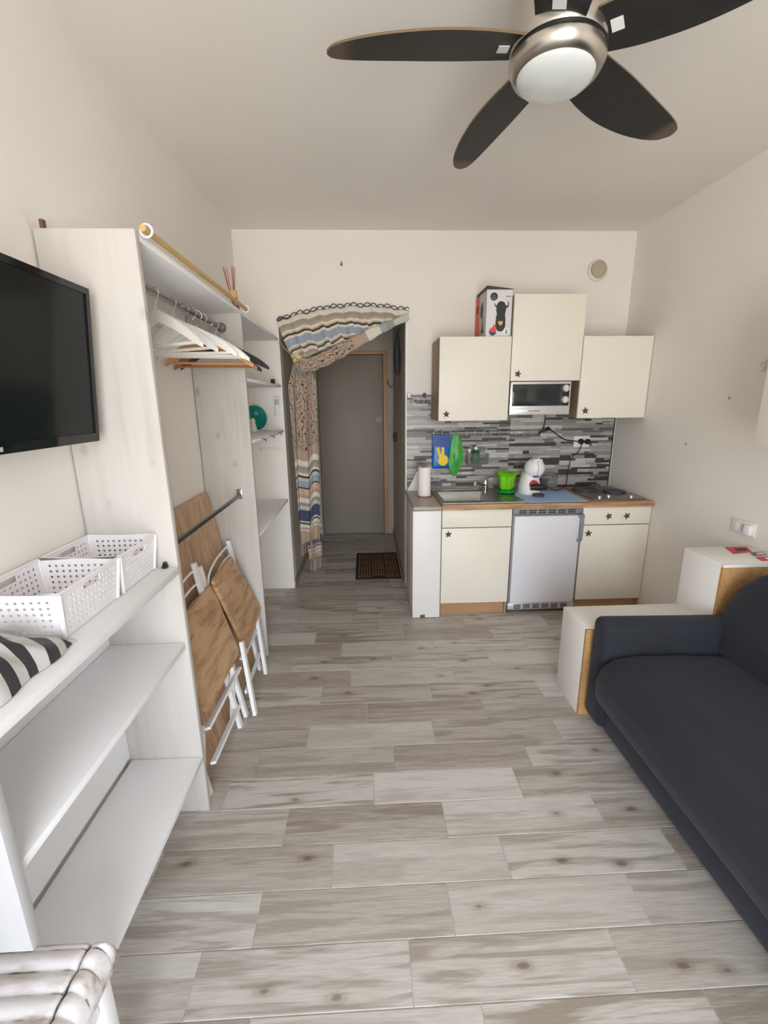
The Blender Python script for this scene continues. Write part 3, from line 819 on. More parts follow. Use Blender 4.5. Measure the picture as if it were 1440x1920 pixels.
wall_unit('wall_cabinet', 'cream wall cabinet with starfish knob above the hob, in the corner', KX + 1.003, KX + 1.5, 1.415, 1.967, (1.580, 1.465, 0.4))

# microwave
mw = thing('microwave', 'silver microwave oven with dark glass door mounted under the middle wall cabinet', 'microwave', (1.245, D - 0.18, 1.44))
mx0, mx1, mz0, mz1 = 1.028, 1.462, 1.441, 1.670
part('casing', B().box(mx0 + 0.004, mx1 - 0.004, YU + 0.018, D - 0.05, mz0 + 0.003, mz1 - 0.002, 0.004), 'silver', mw)
part('front_frame', B().box(mx0, mx1, YU - 0.006, YU + 0.018, mz0, mz1, 0.004), 'silver', mw)
part('door_glass', B().box(mx0 + 0.014, mx1 - 0.075, YU - 0.010, YU - 0.005, mz0 + 0.062, mz1 - 0.018, 0.001), 'mw_glass', mw)
part('control_panel', B().box(mx1 - 0.073, mx1 - 0.012, YU - 0.010, YU - 0.005, mz0 + 0.062, mz1 - 0.018, 0.001), 'black', mw)
for z in (1.622, 1.545):
    k = part('dial', B().lathe([(0.026, 0.0), (0.025, 0.012), (0.021, 0.018), (0.006, 0.019)], (mx1 - 0.042, YU - 0.010, z), 22, 'y'), 'silver', mw)
    part('pointer', B().box(mx1 - 0.045, mx1 - 0.039, YU - 0.034, YU - 0.027, z - 0.020, z + 0.020, 0.001), 'white_plastic', k)
fl_ = part('flap', B().box(mx0 + 0.010, mx1 - 0.022, YU - 0.009, YU - 0.0062, mz0 + 0.010, mz0 + 0.046, 0.001), 'silver', mw)
for i in range(10):
    xx = mx0 + 0.135 + i * 0.0085
    part('lettering', B().box(xx, xx + 0.006, YU - 0.0096, YU - 0.009, mz0 + 0.0245, mz0 + 0.0315), 'dark_grey', fl_, smooth=False)

# carton with a coffee machine printed on it
ca = thing('coffee_machine_carton', 'pale printed carton of a coffee machine standing on the left wall cabinet', 'box', (0.93, 3.38, 1.969))
cx0, cx1, cy0, cy1, cz0, cz1 = 0.845, 1.020, 3.235, 3.54, 1.969, 2.272
part('carton', B().box(cx0, cx1, cy0, cy1, cz0, cz1), 'card', ca, smooth=False)
part('side_print', B().box(cx0 - 0.0008, cx0, cy0, cy1, cz0, cz1), 'card_side', ca, smooth=False)
part('side_print', B().box(cx0 - 0.0016, cx0 - 0.0008, cy0 + 0.185, cy1, cz0, cz1), 'red_print', ca, smooth=False)
part('lid_flap', B().prism([(cx0 - 0.002, cz1), (cx1 + 0.002, cz1), (cx1 + 0.002, cz1 + 0.004), (cx0 - 0.002, cz1 + 0.024)], cy0 - 0.004, cy1 - 0.02, 'y'), 'card_dark', ca, smooth=False)
def flat(nm, poly, m, y=0.001, parent=ca):
    part(nm, B().prism(poly, cy0 - y, cy0 - y + 0.0008, 'y'), m, parent, smooth=False)
def ell(cx, cz, rx, rz, n=20, a0=0, a1=2 * math.pi): return [(cx + rx * math.cos(a0 + (a1 - a0) * i / n), cz + rz * math.sin(a0 + (a1 - a0) * i / n)) for i in range(n)]
flat('logo_disc', ell(0.893, 2.228, 0.026, 0.026), 'print_dark')
for i in range(3): flat('logo_line', [(0.876, 2.236 - i * 0.010), (0.910, 2.236 - i * 0.010), (0.910, 2.231 - i * 0.010), (0.876, 2.231 - i * 0.010)], 'print_mid', 0.0018)
flat('print_word', [(0.975, 2.232), (1.010, 2.232), (1.010, 2.227), (0.975, 2.227)], 'print_mid')
flat('printed_machine', [(0.912, 2.14), (0.914, 2.175), (0.926, 2.195), (0.946, 2.200), (0.966, 2.192), (0.978, 2.172), (0.980, 2.145), (0.974, 2.118), (0.978, 2.09), (0.980, 2.05), (0.975, 2.018), (0.955, 2.006), (0.93, 2.008), (0.914, 2.025), (0.910, 2.06), (0.913, 2.10), (0.918, 2.118)], 'print_dark')
flat('printed_lever', [(0.976, 2.165), (0.990, 2.175), (0.990, 2.205), (0.997, 2.19), (0.996, 2.165), (0.982, 2.152)], 'print_dark')
flat('printed_lever', [(0.914, 2.170), (0.902, 2.178), (0.900, 2.192), (0.896, 2.180), (0.903, 2.166), (0.914, 2.160)], 'print_dark')
flat('printed_cup', [(0.928, 2.072), (0.962, 2.072), (0.958, 2.055), (0.945, 2.042), (0.932, 2.055)], 'gold_print', 0.0018)
flat('printed_badge', ell(0.893, 2.006, 0.026, 0.027), 'red_print', 0.0018)
flat('printed_badge', ell(0.893, 2.006, 0.026, 0.027, 12, math.pi, 2 * math.pi), 'navy_print', 0.0026)
flat('printed_badge', [(0.893, 2.03), (0.912, 2.03), (0.914, 2.05), (0.896, 2.05)], 'red_print', 0.0018)
flat('printed_badge', ell(0.988, 2.006, 0.023, 0.025), 'white_plastic', 0.0018)
flat('printed_badge', [(0.982, 1.992), (0.994, 1.992), (0.990, 2.022), (0.986, 2.022)], 'print_mid', 0.0026)
def sidep(nm, poly, m, x=0.0018): part(nm, B().prism(poly, cx0 - x, cx0 - x + 0.0006, 'x'), m, ca, smooth=False)
sidep('printed_machine', [(3.33, 2.12), (3.32, 2.17), (3.34, 2.21), (3.365, 2.215), (3.395, 2.19), (3.40, 2.14), (3.38, 2.115), (3.345, 2.11), (3.335, 2.05), (3.36, 2.01), (3.30, 2.01), (3.315, 2.06)], 'print_dark')
sidep('printed_cup', ell(3.37, 2.03, 0.045, 0.035), 'print_tan')
sidep('logo_disc', ell(3.48, 2.19, 0.030, 0.030), 'card_dark', 0.0022)

# --- things on the worktop
pr = thing('paper_towel_roll', 'white paper towel roll on a holder at left end of the worktop', 'paper roll', (0.440, 3.30, 0.838))
part('paper', B().lathe([(0.020, 0.225), (0.048, 0.225), (0.0485, 0.222), (0.0485, 0.010), (0.02, 0.010)], (0.440, 3.30, 0.838), 28), 'paper', pr)
part('holder', B().lathe([(0.055, 0.0), (0.055, 0.008), (0.010, 0.010), (0.010, 0.232), (0.004, 0.238)], (0.440, 3.30, 0.838), 20), 'hanger_brown', pr)

MX = thing('drying_mat', 'pale blue drying mat under the coffee machine', 'mat', (1.33, 3.14, ZS))
part('mat_sheet', B().prism([(1.125, 2.965), (1.545, 2.968), (1.56, 3.36), (1.17, 3.37), (1.11, 3.20)], ZS + 0.0005, ZS + 0.004, 'z'), 'mat_blue', MX)

pt = thing('green_pot', 'lime green scalloped pot on a green saucer beside the tap', 'pot', (1.078, 3.33, ZS))
sc = lambda a, h: 1 + 0.15 * math.cos(5 * a + 0.6)
part('pot', B().lathe([(0.040, 0.026), (0.048, 0.04), (0.054, 0.10), (0.062, 0.135), (0.082, 0.152), (0.084, 0.158), (0.079, 0.158), (0.060, 0.142), (0.050, 0.11), (0.044, 0.045), (0.01, 0.042)], (1.078, 3.33, ZS), 50, fn=sc), 'lime', pt)
part('saucer', B().lathe([(0.052, 0.003), (0.066, 0.006), (0.070, 0.026), (0.064, 0.026), (0.060, 0.012), (0.01, 0.012)], (1.078, 3.33, ZS), 32), 'green', pt)

cm = thing('coffee_machine', 'white pod coffee machine with red ring standing on the blue mat', 'coffee machine', (1.25, 3.28, ZS + 0.004))
zc = ZS + 0.004
def body_fn(u, v):
    a = u * 2 * math.pi; h = 0.16 * v
    rx = 0.078 - 0.030 * v + 0.010 * math.sin(v * 3); ry = 0.095 - 0.03 * v
    e = 0.75
    cxx, sxx = math.cos(a), math.sin(a)
    return (1.245 + 0.012 * v + rx * math.copysign(abs(cxx) ** e, cxx), 3.30 + 0.02 * v + ry * math.copysign(abs(sxx) ** e, sxx), zc + h)
part('body', B().grid(body_fn, 32, 10).add([], []), 'white_plastic', cm)
part('body_cap', B().lathe([(0.05, 0.0), (0.055, 0.004)], (1.257, 3.32, zc + 0.156), 20), 'white_plastic', cm)
sph = [(0.076 * math.sin(t), -0.076 * math.cos(t)) for t in [math.pi * i / 14 for i in range(1, 14)]]
part('head', B().lathe([(0.002, -0.0762)] + sph + [(0.002, 0.0762)], (1.275, 3.285, zc + 0.190), 28), 'white_plastic', cm)
part('lever', B().tube([(1.25, 3.25, zc + 0.245), (1.28, 3.23, zc + 0.262), (1.31, 3.25, zc + 0.25)], 0.012, 8), 'white_plastic', cm)
part('head_seam', B().tube([(1.275 + 0.0, 3.285 - 0.0772 * math.cos(t), zc + 0.190 + 0.0772 * math.sin(t)) for t in [-1.2 + 0.2 * i for i in range(13)]], 0.0016, 6), 'print_mid', cm)
part('spout_slot', B().tube([(1.25, 3.232, zc + 0.135), (1.29, 3.230, zc + 0.135)], 0.007, 8), 'navy_print', cm)
part('red_ring', B().lathe([(0.033, 0.0), (0.033, 0.012), (0.022, 0.014), (0.004, 0.014)], (1.255, 3.228, zc + 0.075), 22, 'y'), 'red', cm)
part('pod_holder', B().tube([(1.225, 3.21, zc + 0.058), (1.29, 3.195, zc + 0.060), (1.34, 3.19, zc + 0.058)], 0.018, 12, rs=[0.022, 0.026, 0.017]), 'black', cm)
part('drip_tray', B().lathe([(0.042, 0.0), (0.042, 0.016), (0.03, 0.018), (0.004, 0.018)], (1.268, 3.155, zc), 24), 'dark_grey', cm)

jr = thing('glass_carafe', 'clear glass container with a lid beside the coffee machine', 'jar', (1.452, 3.42, ZT))
part('glass', B().lathe([(0.052, 0.003), (0.060, 0.010), (0.062, 0.10), (0.055, 0.125), (0.050, 0.128), (0.057, 0.10), (0.056, 0.012), (0.01, 0.010)], (1.452, 3.42, ZT), 30), 'clear_glass', jr)
part('lid', B().lathe([(0.050, 0.128), (0.046, 0.142), (0.012, 0.146)], (1.452, 3.42, ZT), 24), 'clear_plastic', jr)

# --- things hanging on the backsplash
hr = thing('hook_rail', 'slim steel hook rail across the middle of the backsplash', 'rail', (0.98, D - 0.03, 1.305))
part('bar', B().tube([(0.487, D - 0.028, 1.305), (1.490, D - 0.028, 1.312)], 0.0035, 8), 'steel', hr)
for i, xx in enumerate([0.54 + i * 0.066 for i in range(15)]):
    zz = 1.305 + 0.007 * i / 15
    part('hook', B().tube([(xx, D - 0.024, zz + 0.010), (xx, D - 0.033, zz + 0.006), (xx, D - 0.033, zz - 0.030), (xx, D - 0.040, zz - 0.042), (xx, D - 0.048, zz - 0.036)], 0.0022, 6), 'silver', hr)
for xx in (0.60, 0.98, 1.40):
    part('suction_mount', B().lathe([(0.014, 0.0), (0.012, 0.012), (0.006, 0.018)], (xx, D - 0.0105, 1.306), 16, 'y'), 'clear_plastic', hr)
hr2 = thing('hook_rail', 'short steel hook rail at the top left corner of the backsplash', 'rail', (0.40, D - 0.03, 1.59))
part('bar', B().tube([(0.336, D - 0.028, 1.583), (0.515, D - 0.028, 1.586)], 0.004, 8), 'steel', hr2)
for xx in (0.36, 0.40, 0.44, 0.48):
    part('hook', B().tube([(xx, D - 0.028, 1.583), (xx, D - 0.03, 1.55), (xx, D - 0.042, 1.535), (xx, D - 0.048, 1.545)], 0.0025, 6), 'steel_dark', hr2)
for xx, m in ((0.345, 'white_plastic'), (0.465, 'dark_grey')):
    part('mount', B().box(xx - 0.010, xx + 0.012, D - 0.034, D - 0.0115, 1.572, 1.606, 0.003), m, hr2)

gp = thing('glove_packet', 'blue packet of yellow rubber gloves hanging on the backsplash rail', 'packet', (0.60, D - 0.03, 1.15))
def pill(x0, x1, z0, z1, y, d, nu=10, nv=12):
    return lambda u, v: (x0 + (x1 - x0) * u, y - d * (math.sin(math.pi * u) * math.sin(math.pi * v)) ** 0.5, z0 + (z1 - z0) * v)
yp = D - 0.036
pk = part('packet', B().grid(pill(0.532, 0.678, 1.017, 1.288, yp, 0.010), 10, 14), 'blue_pack', gp, solid=0.002)
part('header', B().box(0.533, 0.677, yp - 0.0135, yp - 0.012, 1.192, 1.286), 'blue_dark', pk)
part('printed_glove', B().prism(ell(0.618, 1.085, 0.042, 0.044), yp - 0.0145, yp - 0.0125, 'y'), 'yellow', pk, smooth=False)
for p0, p1, rr in (((0.600, 1.11), (0.572, 1.185), 0.011), ((0.618, 1.115), (0.614, 1.188), 0.011), ((0.588, 1.09), (0.570, 1.12), 0.012), ((0.645, 1.085), (0.662, 1.115), 0.012)):
    part('printed_finger', B().tube([(p0[0], yp - 0.0135, p0[1]), (p1[0], yp - 0.0135, p1[1])], rr, 8, flat=0.15), 'yellow', pk)

gb = thing('green_plastic_bag', 'bunched green plastic bag hanging on the backsplash rail', 'bag', (0.71, D - 0.05, 1.1))
def gbf(u, v):
    a = 2 * math.pi * u
    w = [0.030, 0.040, 0.044, 0.048, 0.052, 0.053, 0.047, 0.034, 0.010]
    t = v * 8; i = min(int(t), 7); q = w[i] + (w[i + 1] - w[i]) * (t - i)
    q *= 1 + 0.14 * math.sin(5 * a + 4 * v) + 0.06 * math.sin(11 * a - 9 * v)
    return (0.712 + 0.006 * math.sin(4 * v) + q * math.cos(a), D - 0.052 + 0.45 * q * math.sin(a), 1.285 - 0.328 * v)
part('bag', B().grid(gbf, 28, 24), 'green_bag', gb)

cd = thing('suction_caddy', 'clear plastic caddy with washing-up things stuck to the backsplash', 'caddy', (0.885, D - 0.05, 1.10))
part('basket', B().box(0.802, 0.972, D - 0.100, D - 0.097, 1.052, 1.138).box(0.802, 0.805, D - 0.1, D - 0.012, 1.052, 1.138).box(0.969, 0.972, D - 0.1, D - 0.012, 1.052, 1.138).box(0.805, 0.969, D - 0.097, D - 0.012, 1.052, 1.056), 'clear_plastic', cd)
part('back_plate', B().box(0.83, 0.965, D - 0.016, D - 0.012, 1.138, 1.185, 0.001), 'clear_plastic', cd)
wbt = thing('dish_soap_bottle', 'green washing-up liquid bottle with white cap in the clear caddy', 'bottle', (0.878, D - 0.06, 1.0565))
part('bottle', B().lathe([(0.030, 0.001), (0.032, 0.01), (0.032, 0.07), (0.026, 0.092), (0.012, 0.105), (0.012, 0.11)], (0.878, D - 0.056, 1.0565), 20), 'green_bottle', wbt)
part('cap', B().lathe([(0.014, 0.110), (0.014, 0.128), (0.009, 0.134)], (0.878, D - 0.056, 1.0565), 16), 'white_plastic', wbt)
br = thing('dish_brush', 'pale wooden dish brush leaning in the clear caddy', 'brush', (0.82, D - 0.06, 1.0565))
part('handle', B().tube([(0.828, D - 0.06, 1.058), (0.824, D - 0.058, 1.12), (0.824, D - 0.058, 1.165)], 0.007, 8, rs=[0.006, 0.008, 0.010], flat=0.6), 'cork', br)
part('bristles', B().lathe([(0.010, 0.0), (0.014, 0.012), (0.014, 0.022), (0.004, 0.026)], (0.825, D - 0.060, 1.150), 12), 'paper', br)

so_ = thing('wall_socket', 'cream double wall socket on the backsplash holding two black plugs', 'socket', (1.745, D - 0.012, 1.215))
part('plate', B().box(1.684, 1.815, D - 0.021, D - 0.0115, 1.170, 1.260, 0.003), 'socket_white', so_)
def bez(pts, n=6):
    P = [Vector(p) for p in pts]; out = []
    for i in range(len(P) - 1):
        a, b, c, d = P[max(i - 1, 0)], P[i], P[i + 1], P[min(i + 2, len(P) - 1)]
        for k in range(n):
            t = k / n
            out.append(0.5 * ((2 * b) + (c - a) * t + (2 * a - 5 * b + 4 * c - d) * t * t + (3 * b - a - 3 * c + d) * t ** 3))
    out.append(P[-1]); return out
part('cord', B().tube(bez([(1.432, D - 0.03, 1.438), (1.430, D - 0.03, 1.36), (1.425, D - 0.03, 1.325), (1.47, D - 0.03, 1.318), (1.53, D - 0.028, 1.28), (1.60, D - 0.027, 1.235), (1.67, D - 0.03, 1.222), (1.735, D - 0.058, 1.216)]), 0.0045, 8), 'black', mw)
part('bundle', B().tube(bez([(1.425, D - 0.032, 1.325), (1.39, D - 0.03, 1.285), (1.405, D - 0.036, 1.30), (1.46, D - 0.034, 1.33), (1.468, D - 0.038, 1.315), (1.42, D - 0.036, 1.305), (1.395, D - 0.034, 1.295)]), 0.006, 8), 'black', mw)
part('tie', B().tube([(1.415, D - 0.044, 1.296), (1.430, D - 0.044, 1.326)], 0.011, 8), 'black', mw)
part('cord', B().tube(bez([(1.740, D - 0.052, 1.200), (1.728, D - 0.03, 1.14), (1.672, D - 0.026, 1.075), (1.656, D - 0.026, 0.97), (1.640, D - 0.05, 0.88), (1.60, D - 0.09, ZT + 0.010), (1.51, D - 0.22, ZT + 0.016), (1.43, D - 0.30, ZT + 0.03), (1.37, D - 0.33, zc + 0.055), (1.33, D - 0.36, zc + 0.058)], 8), 0.0035, 8), 'black', cm)

part('plug', B().lathe([(0.022, 0.0), (0.022, 0.02), (0.015, 0.034), (0.006, 0.036)], (1.792, D - 0.0215, 1.214), 18, 'y').tube([(1.74, D - 0.060, 1.216), (1.79, D - 0.055, 1.214)], 0.007, 8), 'black', mw)
part('plug', B().lathe([(0.022, 0.0), (0.022, 0.02), (0.015, 0.034), (0.006, 0.036)], (1.738, D - 0.0215, 1.216), 18, 'y'), 'black', cm)

# ================================================================== BACK WALL
vt = thing('wall_vent', 'round beige air vent cover high on the back wall above the wall cabinets', 'vent', (1.757, D, 2.48))
part('rim', B().lathe([(0.076, 0.0), (0.076, 0.006), (0.070, 0.014), (0.060, 0.016), (0.058, 0.008)], (1.752, D - 0.0005, 2.476), 32, 'y'), 'vent_rim', vt)
part('cover', B().lathe([(0.060, 0.004), (0.058, 0.018), (0.03, 0.022), (0.004, 0.023)], (1.760, D - 0.0005, 2.484), 32, 'y'), 'vent', vt)
wh = thing('wall_hook', 'tiny dark screw hook on the back wall above the doorway', 'hook', (-0.148, D, 2.515))
part('hook', B().tube([(-0.148, D - 0.0005, 2.515), (-0.148, D - 0.018, 2.515), (-0.145, D - 0.024, 2.522), (-0.148, D - 0.020, 2.530)], 0.004, 6).lathe([(0.010, 0), (0.008, 0.004)], (-0.148, D - 0.0005, 2.515), 12, 'y'), 'steel_dark', wh)

# ---- doorway curtain (woven throw swagged to the left)
cu = thing('doorway_curtain', 'striped woven throw hung across the doorway and swagged to its left side', 'curtain', (-0.15, D - 0.03, 2.1))
def top_pt(u):
    x = -0.636 + 0.98 * u
    z = 2.123 * (u - .486) * (u - 1) / (.486) + 2.221 * u * (u - 1) / (.486 * (.486 - 1)) + 2.190 * u * (u - .486) / (1 - .486)
    return x, z + 0.004 * math.sin(u * 47)
def bot_pt(u):
    x = -0.520 + 0.855 * u; return x, 1.815 + 0.155 * u + 0.165 * u ** 0.6
def val(u, v):
    (xt, zt), (xb, zb) = top_pt(u), bot_pt(u)
    rip = 0.009 * math.sin(u * 92 + 2 * v) * (0.45 + v) + 0.008 * math.sin(u * 31)
    sag = 0.028 * math.sin(math.pi * v) * (1 - u)
    return (xt + (xb - xt) * v, D - 0.022 - sag + rip - 0.008, zt + (zb - zt) * v)
part('valance', B().grid(val, 90, 24, lambda u, v: (u, v * (top_pt(u)[1] - bot_pt(u)[1]) + (0.006 * math.sin(u * 17) + 0.010 * (((u * 9) % 1) - 0.5)) * v * 2)), 'valance_cloth', cu, solid=0.003)
hem = B()
for ph_ in (0, math.pi):
    hem.tube([(top_pt(t)[0], D - 0.028, top_pt(t)[1] + 0.012 + 0.013 * math.sin(t * 62 + ph_)) for t in [i / 160 for i in range(161)]], 0.0035, 6)
part('looped_edging', hem, mat('edging', srgb(70, 60, 72), 0.9), cu)
rp_ = []
rpc = [(0.335, 2.150), (0.20, 2.095), (0.076, 2.040), (-0.06, 1.972), (-0.166, 1.918), (-0.28, 1.862), (-0.38, 1.822), (-0.455, 1.815), (-0.50, 1.845)]
for i in range(len(rpc) - 1):
    for k in range(5):
        t = k / 5; rp_.append((rpc[i][0] * (1 - t) + rpc[i + 1][0] * t, D - 0.066, rpc[i][1] * (1 - t) + rpc[i + 1][1] * t))
rb = B(); NR = len(rp_)
rad = [0.009 + 0.013 * min(1, 2 * i / NR) + 0.0015 * math.sin(i * 1.3) for i in range(NR)]
rb.tube(rp_, 0.02, 16, rs=rad, flat=2.3)
rb.uv = {i * 16 + k: (k / 16 * 0.25, i / (NR - 1)) for i in range(NR) for k in range(16)}
part('rolled_edge', rb, 'roll_cloth', cu)
def tail(u, v):
    zt = 1.83 - 1.42 * v + 0.05 * (u - 0.3) * min(1, v * 3)
    w = 0.060 + 0.055 * min(1, v * 9) - 0.034 * v
    xc = -0.470 - 0.012 * v
    x = xc + w * (u * 2 - 1) + 0.010 * math.sin(u * 12 + v * 2)
    y = D - 0.035 + 0.022 * math.sin(u * 15 + 1.2 * v) * min(1, 0.4 + v)
    return (x, y, zt)
part('tail', B().grid(tail, 44, 70, lambda u, v: (u * 0.22, v * 1.42 + 0.02 * math.sin(u * 9))), 'tail_cloth', cu, solid=0.003)
def tail2(u, v):
    p_ = tail(0.35 + 0.6 * u, min(1, 0.30 + 0.70 * v)); return (p_[0] + 0.012, p_[1] + 0.045, p_[2] - 0.17 * v)
part('tail_back_fold', B().grid(tail2, 26, 50, lambda u, v: (u * 0.22, 0.02 + v * 1.36)), 'tail_cloth', cu, solid=0.003)
fb = B()
for i in range(14):
    u = (i + 0.5) / 14; p_ = tail(u, 1); L = 0.075 + 0.03 * rs.random(); sx_ = rs.uniform(-.008, .008)
    fb.tube([p_, (p_[0] + sx_, p_[1], p_[2] - L * .6), (p_[0] + sx_, p_[1] - .004, p_[2] - L)], 0.0028, 5, rs=[.0025, .0025, .004])
    p_ = tail2(u, 1); L = 0.08 + 0.03 * rs.random()
    fb.tube([p_, (p_[0] - sx_, p_[1], p_[2] - L * .6), (p_[0] - sx_, p_[1] - .004, p_[2] - L)], 0.0028, 5, rs=[.0025, .0025, .004])
part('fringe', fb, 'fringe', cu, kind='stuff')
st = thing('starfish_tieback', 'pale starfish on a cord tying the curtain to the doorway edge', 'tieback', (-0.49, D - 0.09, 1.86))
def star3(cx, y, cz, r, rot):
    return star(cx, y, cz, r, rot)
part('starfish', star3(-0.495, D - 0.076, 1.868, 0.048, 0.2), 'star_sand', st)
part('cord', B().tube(bez([(-0.626, D - 0.02, 1.985), (-0.58, D - 0.055, 1.93), (-0.51, D - 0.082, 1.872), (-0.47, D - 0.088, 1.835), (-0.445, D - 0.082, 1.81)]), 0.006, 8), 'rope', st)

# ---- hallway things
dm = thing('doormat', 'brown coir doormat with dark border in the hallway by the right wall', 'doormat', (0.09, 4.05, 0))
part('backing', B().box(-0.115, 0.300, 3.71, 4.42, 0.0, 0.008, 0.003), 'mat_rubber', dm)
bar0 = None
for c in range(3):
    for rrow in range(4):
        for k in range(5):
            xb_ = -0.088 + c * 0.128 + k * 0.0245; yb_ = 3.745 + rrow * 0.162 + (0.04 if c == 1 else 0) * (rrow < 3)
            if bar0 is None:
                bar0 = part('coir_bar', B().box(-0.008, 0.008, -0.068, 0.068, 0, 0.007, 0.002, 1), 'coir', None)
                o = bar0
            else:
                o = bar0.copy(); COL.objects.link(o)
            o.parent = dm; o.location = (xb_ + 0.008 - 0.09, yb_ + 0.068 - 4.05, 0.008)
um = thing('umbrella', 'folded dark umbrella with curved cane handle hanging on the hallway right wall', 'umbrella', (0.285, 3.92, 1.7))
part('furled_canopy', B().tube([(0.285, 3.93, 2.12), (0.282, 3.93, 2.05), (0.280, 3.93, 1.92), (0.284, 3.93, 1.80), (0.286, 3.93, 1.76)], 0.03, 12, rs=[0.008, 0.018, 0.030, 0.026, 0.012]), 'umbrella_cloth', um)
part('cane_handle', B().tube(bez([(0.287, 3.93, 1.77), (0.287, 3.93, 1.72), (0.270, 3.93, 1.675), (0.235, 3.93, 1.665), (0.205, 3.93, 1.69), (0.198, 3.93, 1.725)]), 0.0085, 10), 'cane', um)
part('hanging_loop', B().tube([(0.285, 3.93, 2.11), (0.300, 3.93, 2.14), (0.3205, 3.93, 2.145)], 0.004, 6), 'steel_dark', um)
sw = thing('door_entry_switch', 'small black switch on the hallway right wall near the entrance door', 'switch', (0.315, 4.65, 1.19))
part('switch_box', B().box(0.293, 0.3215, 4.60, 4.70, 1.145, 1.235, 0.006), 'black', sw)
part('switch_button', B().box(0.286, 0.294, 4.63, 4.67, 1.17, 1.21, 0.003), 'dark_grey', sw)

# ================================================================== WARDROBE (open, whitewashed boards)
Y1, Y2, ZW = 1.4265, 2.515, 2.019
PT = 0.024
wd = thing('open_wardrobe', 'open whitewashed pine wardrobe of two tall boards with a top shelf', 'wardrobe', (-0.78, 2.0, 0))
part('side_board', B().box(XL + 0.006, XW, Y1, Y1 + PT, 0, ZW, 0.002), 'whitewash', wd)
part('side_board', B().box(XL + 0.006, XW, Y2, Y2 + PT, 0, ZW - 0.022, 0.002), 'whitewash', wd)
part('top_shelf', B().box(XL + 0.002, XW - 0.004, Y1 + PT, D - 0.002, ZW - 0.022, ZW - 0.002, 0.002), 'white_paint', wd)
for z in (1.676, 1.338, 0.786):
    part('corner_shelf', B().box(XL + 0.002, XW - 0.002, Y2 + PT, D - 0.002, z - 0.018, z, 0.002), 'white_paint', wd)
part('lower_rail', B().cyl((-0.722, Y1 + PT, 1.032), (-0.722, Y2, 1.032), 0.011, 14), 'steel_dark', wd)
part('rail_bracket', B().box(-0.738, -0.706, Y2 - 0.006, Y2, 1.012, 1.068, 0.003), 'steel', wd)
part('hanging_rail', B().cyl((-0.740, Y1 + PT, 1.927), (-0.740, Y2, 1.927), 0.011, 14), 'steel', wd)
part('rail_bracket', B().lathe([(0.026, 0.0), (0.024, 0.008), (0.014, 0.018)], (-0.740, Y2, 1.927), 18, 'y'), 'steel', wd)
part('dowel_rail', B().cyl((XW + 0.014, Y1 + 0.02, ZW + 0.008), (XW + 0.012, Y2 + 0.09, ZW + 0.012), 0.0095, 14), 'dowel', wd)
for yy in (Y1 + 0.045, Y2 + 0.055):
    part('dowel_ring', B().tube([(XW + 0.013 + 0.017 * math.cos(a), yy, ZW + 0.009 + 0.017 * math.sin(a)) for a in [i * math.pi / 8 for i in range(16)]], 0.0035, 6, closed=True), 'white_plastic', wd)
part('joint_plate', B().box(XL + 0.024, XL + 0.034, Y1 + 0.004, Y1 + 0.018, ZW, ZW + 0.024), 'star_brown', wd)
part('wall_batten', B().box(XL + 0.0005, XL + 0.018, Y1 + PT + 0.001, Y2 - 0.001, 1.88, 1.92), 'white_paint', wd)

# hangers: the bar of each hanger runs across the wardrobe
RX, RZ = -0.740, 1.927
def hanger(m, lab, y, rz=0.0, half=0.215, bar=True, drop=0.0, grp='clothes hangers on the rail', th=0.012, hookm='chrome', tilt=0.0):
    t = thing('coat_hanger', lab, 'hanger', (RX, y, RZ + 0.011), grp)
    t.rotation_euler = (0, tilt, rz)
    b = B()
    ox, oy, oz = RX, y, RZ + 0.011
    # curved shoulders: stack of short blocks following the arm line
    def arm(s):
        top, bot = [], []
        for i in range(13):
            q = i / 12
            xx = s * (half if s > 0 else min(half, 0.172)) * q
            zc_ = -0.092 - drop - 0.070 * q - 0.040 * q * q
            hh = 0.024 - 0.006 * q if q < 0.85 else 0.019 - (q - 0.85) * 0.07
            top.append((ox + xx, oz + zc_ + hh)); bot.append((ox + xx, oz + zc_ - hh * 0.7))
        return top + bot[::-1]
    pl = arm(1); b.prism(pl if True else pl, oy - th / 2, oy + th / 2, 'y')
    b.prism(arm(-1), oy - th / 2, oy + th / 2, 'y')
    part('shoulders', b, m, t)
    if bar:
        part('bar', B().tube([(ox - 0.150, oy, oz - 0.192 - drop), (ox + half * .86, oy, oz - 0.192 - drop)], 0.006, 8), m, t)
    part('hook', B().tube([(ox, oy, oz - 0.09 - drop), (ox, oy, oz - 0.055 - drop * .5)] + [(ox + 0.005 + 0.020 * math.cos(a), oy, oz - 0.0165 + 0.020 * math.sin(a)) for a in [math.radians(d) for d in range(-60, 200, 20)]], 0.0018, 6), hookm, t)
    return t
WL = 'white wooden coat hanger on the wardrobe rail, '
hanger('hanger_white', WL + 'nearest to the television', 1.745, -0.52)
hanger('hanger_white', WL + 'second from the television', 1.895, -0.50)
hanger('hanger_white', WL + 'third from the television', 2.005, -0.12)
hanger('hanger_white', WL + 'fourth from the television', 2.085, 0.16)
hanger('hanger_white', WL + 'fifth from the television, reaching furthest out', 2.150, 0.22)
hanger('hanger_wood', 'golden wood coat hanger among the white ones on the wardrobe rail', 2.215, 0.20, drop=0.022)
hanger('hanger_brown', 'reddish brown coat hanger behind the golden one on the wardrobe rail', 2.300, 0.10, drop=0.03)
hanger('black', 'black coat hanger hanging lower, next to the reddish brown hanger', 2.385, 0.42, bar=False, drop=0.030, half=0.22)
hanger('black', 'black coat hanger furthest along the wardrobe rail by the far board', 2.460, 0.44, bar=False, drop=0.012, half=0.245, hookm='steel_dark')

